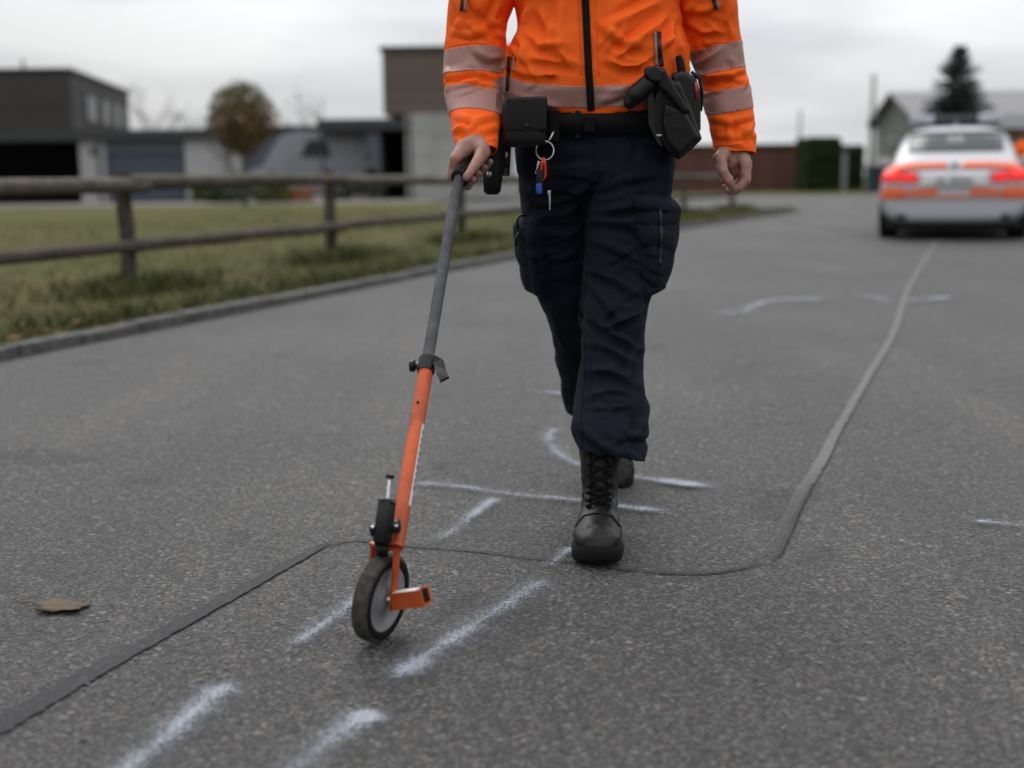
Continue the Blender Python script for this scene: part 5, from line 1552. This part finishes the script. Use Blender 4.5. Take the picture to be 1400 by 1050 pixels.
g = Geo(); plate(g, [(908, 140), (936, 150), (957, 188), (943, 202), (929, 214), (912, 196), (905, 170)], 3.016, 3.06); sh_ = link_mesh('cover', weld(g, .0034, 5), M['black_leather'], hol)
for L in ([(918, 176), (931, 172)], [(930, 196), (941, 191)], [(912, 158), (920, 152), (932, 156)]):
    g = Geo(); g.tube([at(x, y, 3.0165) for x, y in L], .0016, 6); g.build('stitching', M['black_plastic'], sh_, smooth=True)
g = Geo(); plate(g, [(898, 95), (908, 92), (922, 118), (944, 152), (936, 158), (914, 130), (900, 118)], 3.010, 3.04); link_mesh('retention_strap', weld(g, .003, 3), M['black_leather'], hol)
g = Geo(); plate(g, [(884, 120), (893, 116), (896, 175), (908, 205), (900, 200), (886, 170)], 3.03, 3.10); bd(g, 'belt_plate', M['black_plastic'], hol)
g = Geo(); rbox(g, at(901, 185, 3.028), (.012, .004, .005), bev=.001); g.build('badge', M['steel'], hol)
pis = empty('pistol', at(878, 118, 3.03)); tag(pis, 'black pistol grip sticking out of the tilted holster', 'pistol')
g = Geo(); g.chain([at(900, 108, 3.045), at(884, 116, 3.03), at(868, 130, 3.025), at(861, 140, 3.025)], [.018, .022, .0225, .016]); g.chain([at(888, 98, 3.04), at(902, 101, 3.04)], [.014, .015])
gm = weld(g, .004, 4); link_mesh('grip', gm, M['black_leather'], pis)
g = Geo(); plate(g, [(880, 102), (884, 92), (896, 89), (908, 96), (906, 112), (890, 112)], 3.006, 3.05); link_mesh('slide', weld(g, .003, 4), M['black_plastic'], pis)
# radio behind the holster
ra = empty('belt_radio', at(938, 120, 3.12)); tag(ra, 'black belt radio with stubby antenna behind the pistol holster', 'radio')
g = Geo(); plate(g, [(918, 100), (934, 96), (952, 106), (958, 130), (958, 178), (946, 190), (930, 160), (920, 130)], 3.07, 3.15); link_mesh('body', weld(g, .004, 4), M['black_plastic'], ra)
g = Geo(); g.tube([at(933, 104, 3.09), at(929, 82, 3.09), at(927, 76, 3.09)], [.011, .0095, .007], 10); bd(g, 'antenna', M['rubber'], ra)
g = Geo(); g.ball(at(926, 115, 3.062), (.008, .005, .008)); g.build('knob', M['black_plastic'], ra, smooth=True)
g = Geo(); g.tube([at(945, 98, 3.08), at(956, 108, 3.08), at(960, 130, 3.085), at(958, 152, 3.09)], .004, 8); g.build('cable', M['rubber'], ra, smooth=True)
g = Geo(); g.tube([at(951, 112, 3.066), at(953, 135, 3.066)], .003, 6); g.build('red_strip', M['red_plastic'], ra, smooth=True)

# ================================================================== MEASURING WHEEL
def V(*a): return Vector(a)
con = ground(517, 876)                       # where the tyre touches
RAD = .0835
foot = at(541, 744, 2.475); top = at(622, 270, 2.875)
ax = (top - foot).normalized()
wn_v = Vector((.90, -.42, 0)); wn_v.z = -.11; wn_v.normalize()
wc = con + Vector((0, 0, RAD)) - Vector((0, 0, 0))
upw = (Vector((0, 0, 1)) - wn_v * wn_v.z).normalized()
wc = con + upw * RAD + Vector((0, 0, .0035)); fw = wn_v.cross(upw)
mw = empty('measuring_wheel', con); tag(mw, 'orange and grey surveyor measuring wheel on a stick, rolled over the asphalt', 'measuring wheel')
def wp(a, r, o): return wc + (upw * math.cos(a) + fw * math.sin(a)) * r + wn_v * o
def lathe(name, prof, mat, parent, n=56):
    g = Geo(); g.loft([[wp(2 * math.pi * k / n, r, o) for k in range(n)] for o, r in prof], caps=False)
    o = g.build(name, mat, parent, smooth=True); autosmooth(o, 40); return o
wheel = lathe('wheel', [(-.0135, .058), (-.0165, .066), (-.0165, .075), (-.0135, .0825), (-.006, .0845), (.006, .0845), (.0135, .0825), (.0165, .075), (.0165, .066), (.0135, .058), (-.0135, .058)], M['tyre_grey'], mw)
lathe('side_ring', [(.0168, .0765), (.0182, .073), (.0182, .066), (.0155, .062)], M['rubber'], wheel)
lathe('disc', [(.0125, .0655), (.0155, .063), (.0130, .056), (.0085, .050), (.0080, .030), (.0125, .024), (.0150, .012), (.0150, .0005)], M['disc_grey'], wheel)
lathe('disc', [(-.0125, .0655), (-.0155, .063), (-.0100, .050), (-.0085, .030), (-.0150, .012), (-.0150, .0005)], M['disc_grey'], wheel)
g = Geo(); g.tube([wc - wn_v * .03, wc + wn_v * .042], .006, 12); g.build('axle', M['steel'], mw, smooth=True)
# fork: flat bars down both sides of the wheel, joined by a crown
crown = wc + upw * .098
ft = foot
def bar(name, pts, w, t, mat, parent, normal):
    """flat strip of width w, thickness t along pts, facing normal"""
    g = Geo(); rings = []
    for i, p in enumerate(pts):
        tn = (pts[min(i + 1, len(pts) - 1)] - pts[max(i - 1, 0)]).normalized(); s_ = tn.cross(normal).normalized(); n_ = s_.cross(tn).normalized()
        rings.append([p + s_ * w / 2 + n_ * t / 2, p - s_ * w / 2 + n_ * t / 2, p - s_ * w / 2 - n_ * t / 2, p + s_ * w / 2 - n_ * t / 2])
    g.loft(rings); return g.build(name, mat, parent)
bar('fork', [wc + wn_v * .0265 - upw * .018, wc + wn_v * .0265 + upw * .05, wc + wn_v * .0265 + upw * .100], .019, .0045, M['wheel_orange'], mw, wn_v)
bar('fork', [wc - wn_v * .0235 - upw * .018, wc - wn_v * .0235 + upw * .05, wc - wn_v * .0235 + upw * .100], .019, .0045, M['wheel_orange'], mw, wn_v)
bar('fork_crown', [wc - wn_v * .0275 + upw * .1025, wc + wn_v * .030 + upw * .1025], .024, .005, M['wheel_orange'], mw, upw)
base = wc + upw * .104 + wn_v * .024
# stem
clampP = base.lerp(top, .475)
ax = (top - base).normalized()
g = Geo(); g.tube([base, clampP], .0148, 24); st = bd(g, 'stem', M['wheel_orange'], mw)
sdir = Vector((.97, -.25, 0)); sdir = (sdir - ax * sdir.dot(ax)).normalized(); tdir = ax.cross(sdir)
g = Geo(); rings = []
for t in (.10, .31):
    c = base + (clampP - base) * (t / .475)
    rings.append([c + (sdir * math.cos(a_) + tdir * math.sin(a_)) * .0153 for a_ in (-.5, -.25, 0, .25, .5)])
vs = [v for r_ in rings for v in r_]
from_data('sticker', vs, [(i, i + 1, i + 6, i + 5) for i in range(4)], M['white_paper'], st)
for k in range(9):
    t = .14 + k * .018; c = base + (clampP - base) * (t / .475)
    from_data('print_mark', [c + (sdir * math.cos(a_) + tdir * math.sin(a_)) * .0156 + ax * o_ for o_, a_ in ((0, -.22), (0, .22), (.010, .22), (.010, -.22))], [(0, 1, 2, 3)], M['plate_ink'], st, smooth=False)
for t in (.36,):
    c = base.lerp(top, t); g = Geo(); g.tube([c - tdir * .0165, c + tdir * .0165], .003, 8); g.build('rivet', M['rubber'], st)
# grey upper tube curving into the grip
bendA = top
pts = [clampP - ax * .01, clampP.lerp(top, .5), top]
ctrl = top + ax * .028
for t in (.25, .5, .75, 1.0):
    pts.append((top * (1 - t) ** 2 + ctrl * 2 * t * (1 - t) + GA * t * t))
pts.append(GA + gh * .004)
g = Geo(); g.tube(pts, .0122, 20); up_t = bd(g, 'upper_tube', M['grey_tube'], mw)
g = Geo(); g.tube([GA - gh * .006, GA - gh * .004, GA + gh * .004, GA + gh * .006], [.0185, .0205, .0205, .018], 24); gr = g.build('grip_collar', M['rubber'], mw, smooth=True)
g = Geo(); g.tube([GA, GB + gh * .012], .0150, 18); bd(g, 'grip', M['rubber'], mw)
# clamp with quick-release lever
g = Geo(); g.tube([clampP - ax * .016, clampP + ax * .016], .0180, 20); cl = bd(g, 'clamp', M['black_plastic'], mw)
side = (Vector((1, -.25, 0)) - ax * Vector((1, -.25, 0)).dot(ax)).normalized()
g = Geo(); g.tube([clampP - side * .030, clampP + side * .026], .0075, 12); g.build('bolt', M['steel'], cl, smooth=True)
g = Geo(); g.tube([clampP - side * .034, clampP - side * .026], .0125, 14); bd(g, 'knob', M['black_plastic'], cl)
lv = clampP + side * .026
dn_ = (-ax * .8 + side * .45 + Vector((0, -.3, 0))).normalized()
bar('lever', [clampP + side * .012 + ax * .016 - Vector((0, .012, 0)), lv + ax * .008 - Vector((0, .016, 0)), lv + dn_ * .020 - Vector((0, .016, 0)), lv + dn_ * .044 - Vector((0, .014, 0))], .020, .006, M['black_plastic'], cl, Vector((0, -1, .2)))
# counter with its plunger, on the front left of the stem
cA = at(522, 742, 2.275); cB = at(530, 682, 2.295)
cax = (cB - cA).normalized()
g = Geo(); g.tube([cA, cA + cax * .003, cB - cax * .003, cB], [.0155, .0175, .0165, .0145], 18); co_ = bd(g, 'counter', M['black_plastic'], mw)
cm = at(525, 722, 2.285)
g = Geo(); rbox(g, cm + Vector((.002, .004, 0)), (.056, .030, .022), ry=-.12, bev=.005); bd(g, 'bracket', M['black_plastic'], co_)
for s_ in (-1, 1):
    g = Geo(); c = cm + Vector((s_ * .0215 + .002, -.012, .006 + .001 * s_)); g.ball(c, (.0045, .0045, .0035)); g.build('bolt', M['steel'], co_, smooth=True)
g = Geo(); rbox(g, cB + Vector((-.001, -.002, .0)), (.036, .030, .0025), ry=.22, bev=.0008, seg=1); g.build('flange', M['black_plastic'], co_)
pT = at(533, 653, 2.315)
g = Geo(); g.tube([cB, pT], .0042, 12); pl_ = bd(g, 'plunger', M['steel'], co_)
g = Geo(); g.tube([pT - cax * .002, pT + cax * .005], .0082, 14); bd(g, 'plunger_cap', M['black_plastic'], pl_)
g = Geo(); g.tube([wc + upw * .088 - wn_v * .004 + fw * .0, cA], [.012, .014], 14); bd(g, 'counter_drive', M['black_plastic'], co_)
# foot rest: orange channel sticking out beside the axle
s0 = wc + wn_v * .030 + upw * .002
s1 = at(583, 815, s0.y - .03)
sv = (s1 - s0).normalized(); ss = sv.cross(upw).normalized(); su = ss.cross(sv)
if su.z < 0: su = -su; ss = -ss
Ls = (s1 - s0).length
def chan(off0, off1, hu0, hu1, hs0, hs1):
    return [(s0 + sv * a_ + su * b_ + ss * c_) for a_ in (off0, off1) for b_ in (hu0, hu1) for c_ in (hs0, hs1)]
BF = [(0, 1, 3, 2), (4, 6, 7, 5), (0, 4, 5, 1), (2, 3, 7, 6), (0, 2, 6, 4), (1, 5, 7, 3)]
g = Geo()
g.add(chan(0, Ls, -.0155, .0155, -.0155, -.0115), BF); g.add(chan(0, Ls, -.0155, .0155, .0115, .0155), BF); g.add(chan(0, Ls, -.0155, -.0118, -.0114, .0114), BF)
stn = g.build('foot_rest', M['wheel_orange'], mw)
g = Geo(); g.add(chan(.004, Ls - .016, .0120, .0158, -.0113, .0113), BF); g.build('cover_plate', M['white_paper'], stn)
g = Geo(); g.add(chan(Ls - .014, Ls - .003, -.0117, .013, -.0112, .0112), BF); g.build('rubber_stop', M['rubber'], stn)

# ================================================================== CARS
def car(name, loc, heading, label, paint, police):
    """local: rear bumper at y=0, front towards +y, x right"""
    root = empty(name, loc, heading); tag(root, label, 'car')
    def sec(y, hw, z0, z1, sh=.93, N=40, n=5.5):
        out = []
        for k in range(N):
            t = 2 * math.pi * k / N; c, s = math.cos(t), math.sin(t)
            x = math.copysign(abs(c) ** (2 / n), c) * hw; zz = math.copysign(abs(s) ** (2 / n), s)
            if zz > 0: x *= 1 - (1 - sh) * zz
            else: x *= 1 - .08 * -zz
            out.append(V(x, y, (z0 + z1) / 2 + zz * (z1 - z0) / 2))
        return out
    g = Geo()
    g.loft([sec(.0, .80, .30, .62), sec(.03, .88, .25, .86), sec(.10, .915, .22, .98), sec(.25, .93, .21, 1.02), sec(.6, .935, .20, 1.03), sec(1.4, .935, .20, 1.01), sec(3.0, .935, .20, .99), sec(3.6, .93, .20, .98), sec(4.3, .92, .20, .90), sec(4.7, .87, .22, .80), sec(4.86, .76, .26, .68)])
    def gsec(y, hb, ht, zt, N=28):
        out = []
        for k in range(N):
            t = 2 * math.pi * k / N; c, s = math.cos(t), math.sin(t)
            xx = math.copysign(abs(c) ** .5, c); zz = math.copysign(abs(s) ** .5, s)
            hw = hb + (ht - hb) * (zz + 1) / 2
            out.append(V(xx * hw, y, .90 + (zz + 1) / 2 * (zt - .90)))
        return out
    g.loft([gsec(.22, .80, .74, .985), gsec(.55, .83, .70, 1.16), gsec(.9, .85, .66, 1.36), gsec(1.25, .86, .63, 1.475), gsec(1.7, .87, .62, 1.515), gsec(2.3, .87, .62, 1.51), gsec(2.8, .87, .63, 1.44), gsec(3.3, .86, .68, 1.18), gsec(3.6, .85, .74, .99)])
    me = weld(g, .024, 6)
    body_ = link_mesh('body', me, M[paint], root, local=True)
    bv = bvh_of(me)
    RE = V(0, 1, 0); FR = V(0, -1, 0)
    def patch(nm, pts, w, off, mat, par, direction=RE, n=14, cols=7, th=.01):
        vs, fs = drape(bv, pts, w, off, direction=direction, n=n, cols=cols, start=3.0)
        o = from_data(nm, vs, fs, M[mat], par, local=True); solid(o, th, 0); return o
    zc = lambda z, x: V(x, 0, z)
    # rear glass
    rg_ = patch('rear_window', [V(-.60, 0, 1.265), V(.60, 0, 1.265)], .245, .006, 'car_glass', body_, n=20, cols=9)
    patch('window_trim', [V(-.66, 0, 1.405), V(.66, 0, 1.405)], .03, .012, 'car_black', body_, n=20, cols=3)
    if police:
        for x in (-.055, .055):
            vs, fs = drape(bv, [V(x - .045, 0, 1.31), V(x + .045, 0, 1.31)], .07, .014, direction=RE, n=4, cols=3, start=3.0)
            o = from_data('sticker', vs, fs, M['frame'], rg_, local=True)
        patch('orange_stripe', [V(-.80, 0, .955), V(-.09, 0, .965)], .085, .007, 'car_orange', body_)
        patch('orange_stripe', [V(.09, 0, .965), V(.80, 0, .955)], .085, .007, 'car_orange', body_)
        patch('orange_stripe', [V(-.90, 0, .60), V(-.57, 0, .60)], .12, .007, 'car_orange', body_)
        patch('orange_stripe', [V(.57, 0, .60), V(.90, 0, .60)], .12, .007, 'car_orange', body_)
        patch('orange_stripe', [V(-.55, 0, .63), V(-.20, 0, .63)], .07, .007, 'car_orange', body_)
        patch('orange_stripe', [V(.20, 0, .63), V(.55, 0, .63)], .07, .007, 'car_orange', body_)
        patch('pale_stripe', [V(-.56, 0, .565), V(.56, 0, .565)], .05, .007, 'car_orange_light', body_, n=20)
        for s_ in (-1, 1):
            patch('pale_stripe', [V(s_ * .88, 0, .685), V(s_ * .62, 0, .685)], .05, .007, 'car_orange_light', body_)
            o = patch('side_stripe', [V(s_ * 2, .3, .80), V(s_ * 2, 4.2, .80)], .22, .007, 'car_orange', body_, direction=V(-s_, 0, 0), n=30, cols=3)
    # lamps
    for s_ in (-1, 1):
        tl = patch('tail_light', [V(s_ * .895, 0, .845), V(s_ * .70, 0, .84), V(s_ * .45, 0, .80)], lambda t: .165 - .06 * t, .016, 'tail_red' if police else 'red_plastic', body_, n=16, cols=5, th=.02)
        if police:
            patch('lamp_tube', [V(s_ * .88, 0, .845), V(s_ * .70, 0, .83)], .09, .028, 'tail_orange', tl, n=8, cols=3)
            patch('lamp_tube', [V(s_ * .66, 0, .80), V(s_ * .48, 0, .80)], .035, .028, 'tail_orange', tl, n=8, cols=3)
        patch('headlight', [V(s_ * .80, 5.5, .70), V(s_ * .52, 5.5, .68)], .12, .012, 'lamp_clear', body_, direction=FR, n=8, cols=4)
        # side windows
        for y0, y1 in ((.95, 1.85), (1.93, 2.85)):
            patch('side_window', [V(s_ * 2, y0, 1.19), V(s_ * 2, y1, 1.19)], .27, .006, 'car_glass', body_, direction=V(-s_, 0, 0), n=10, cols=5)
        g = Geo(); g.box((s_ * 1.0, 3.02, 1.03), (.20, .10, .13), bev=.03); bd_l(g, 'mirror', M[paint], body_)
    patch('windscreen', [V(-.60, 6, 1.22), V(.60, 6, 1.22)], .34, .006, 'car_glass', body_, direction=FR, n=16, cols=8)
    patch('grille', [V(-.34, 6, .62), V(.34, 6, .62)], .18, .008, 'car_black', body_, direction=FR, n=10, cols=4)
    # plate in its recess
    rc = patch('plate_recess', [V(-.42, 0, .785), V(.42, 0, .785)], .20, .006, 'plate', body_, n=16, cols=5)
    g = Geo(); g.box((0, -.032, .775), (.52, .012, .11), bev=.003); pt = bd_l(g, 'number_plate', M['plate'], body_)
    if police:
        for k in range(8):
            if k == 2: continue
            g = Geo(); g.box((-.19 + k * .054, -.0395, .775), (.030, .003, .066)); g.build('numeral', M['plate_ink'], pt, local=True)
    g = Geo(); g.tube([(0, .022, .965), (0, -.012, .965)], .042, 20); bd_l(g, 'badge', M['rim'], body_)
    # bumper: dark lower apron, exhausts
    g = Geo(); g.box((0, .14, .235), (1.24, .16, .10), bev=.03); bd_l(g, 'diffuser', M['car_black'], body_)
    g = Geo(); g.box((0, 2.4, .20), (1.66, 4.2, .10), bev=.03); bd_l(g, 'underbody', M['car_black'], body_)
    for s_ in (-1, 1):
        g = Geo(); g.tube([(s_ * .64, .06, .30), (s_ * .64, -.004, .30)], [.075, .078], 18, flat=.65); ex = bd_l(g, 'exhaust', M['rim'], body_)
        g = Geo(); g.tube([(s_ * .64, .05, .30), (s_ * .64, -.008, .30)], [.066, .067], 18, flat=.65); g.build('opening', M['car_black'], ex, local=True)
        for y in (.98, 3.88):
            # arch lining + wheel
            g = Geo(); n = 20; g.tube([(s_ * .70, y, .335), (s_ * .9425, y, .335)], .385, 32); bd_l(g, 'wheel_arch', M['car_black'], body_)
            g = Geo(); prof = [(.70, .20), (.70, .30), (.725, .325), (.92, .328), (.945, .31), (.95, .27), (.95, .21)]
            g.loft([[V(s_ * o_, y + r_ * math.cos(2 * math.pi * k / 32), .328 + r_ * math.sin(2 * math.pi * k / 32)) for k in range(32)] for o_, r_ in prof])
            wh = bd_l(g, 'wheel', M['rubber'], root)
            g = Geo(); g.loft([[V(s_ * o_, y + r_ * math.cos(2 * math.pi * k / 32), .328 + r_ * math.sin(2 * math.pi * k / 32)) for k in range(32)] for o_, r_ in ((.951, .215), (.958, .21), (.95, .19))], caps=False)
            for k in range(5):
                a = 2 * math.pi * k / 5
                g.box((s_ * .952, y + .10 * math.cos(a), .328 + .10 * math.sin(a)), (.015, .21, .04), rot=Matrix.Rotation(a, 3, 'X'))
            bd_l(g, 'rim', M['rim'], wh)
    if police:
        lbz = 1.53
        g = Geo(); g.box((0, 1.95, lbz + .075), (1.22, .30, .12), bev=.03); lbar = bd_l(g, 'light_bar', M['car_black'], root)
        for s_ in (-1, 1):
            g = Geo(); g.box((s_ * .46, 1.95, lbz + .085), (.34, .36, .125), bev=.04); bd_l(g, 'beacon', M['lamp_clear'], lbar)
            g = Geo(); g.box((s_ * .40, 1.95, lbz + .012), (.05, .16, .05), bev=.01); bd_l(g, 'foot', M['car_black'], lbar)
        g = Geo(); g.box((0, 1.79, lbz + .078), (.52, .02, .07), bev=.008); bd_l(g, 'display', M['glass'], lbar)
        g = Geo(); g.box((0, 1.45, 1.525), (.05, .14, .05), bev=.018); bd_l(g, 'antenna_fin', M[paint], body_)
    return root
def bd_l(g, name, mat, parent):
    o = g.build(name, mat, parent, local=True, smooth=True); autosmooth(o, 38); return o

cpos = ground(1301, 329)
road_rot = math.atan2(U.y, U.x) - math.pi / 2
car('police_car', (cpos.x, cpos.y, 0), road_rot, 'white and orange police car with lit tail lights and roof light bar', 'car_white', True)
cd = car('parked_car', (X(483, 60.2), 60.2, .05), math.pi + .25, 'dark car parked under the open black carport', 'car_dark', False)

# camper van, pale grey, half hidden by the round tree and shrubs
cv = empty('camper_van', (X(415, 57), 57, .05), R(8)); tag(cv, 'pale grey camper van with sloping windscreen parked between tree and carport', 'van')
def vsec(x, z0, z1, hw):
    return [V(x, -hw, z0), V(x, -hw, z0 + (z1 - z0) * .55), V(x, -hw * .86, z1), V(x, hw * .86, z1), V(x, hw, z0 + (z1 - z0) * .55), V(x, hw, z0)]
g = Geo(); g.loft([vsec(-2.3, .45, 1.25, .9), vsec(-1.7, .35, 1.45, .95), vsec(-.9, .35, 2.75, .98), vsec(-.3, .35, 2.95, 1.0), vsec(2.4, .35, 2.95, 1.0), vsec(2.7, .45, 2.7, .96)]); vb_ = bd_l(g, 'body', M['car_grey'], cv)
g = Geo(); g.add([(-.10, -1.008, 1.82), (1.25, -1.008, 1.82), (1.05, -.928, 2.55), (.25, -.928, 2.55)], [(0, 1, 2, 3)]); o = g.build('side_window', M['car_black'], vb_, local=True); solid(o, .02, 0)
for x in (-1.5, 1.8):
    for s_ in (-1, 1):
        g = Geo(); g.tube([(x, s_ * .8, .34), (x, s_ * 1.02, .34)], .34, 24); wv_ = bd_l(g, 'wheel', M['rubber'], cv)
        g = Geo(); g.tube([(x, s_ * 1.021, .34), (x, s_ * 1.03, .34)], .2, 20); bd_l(g, 'rim', M['rim'], wv_)

# ================================================================== second officer by the car
p2 = copy_tree(person)
p2['label'] = 'person in orange high-visibility jacket standing beyond the police car'
off = at(1398, 250, 25.5)
p2.location = (off.x, off.y, 0); p2.rotation_euler = (0, 0, R(150))
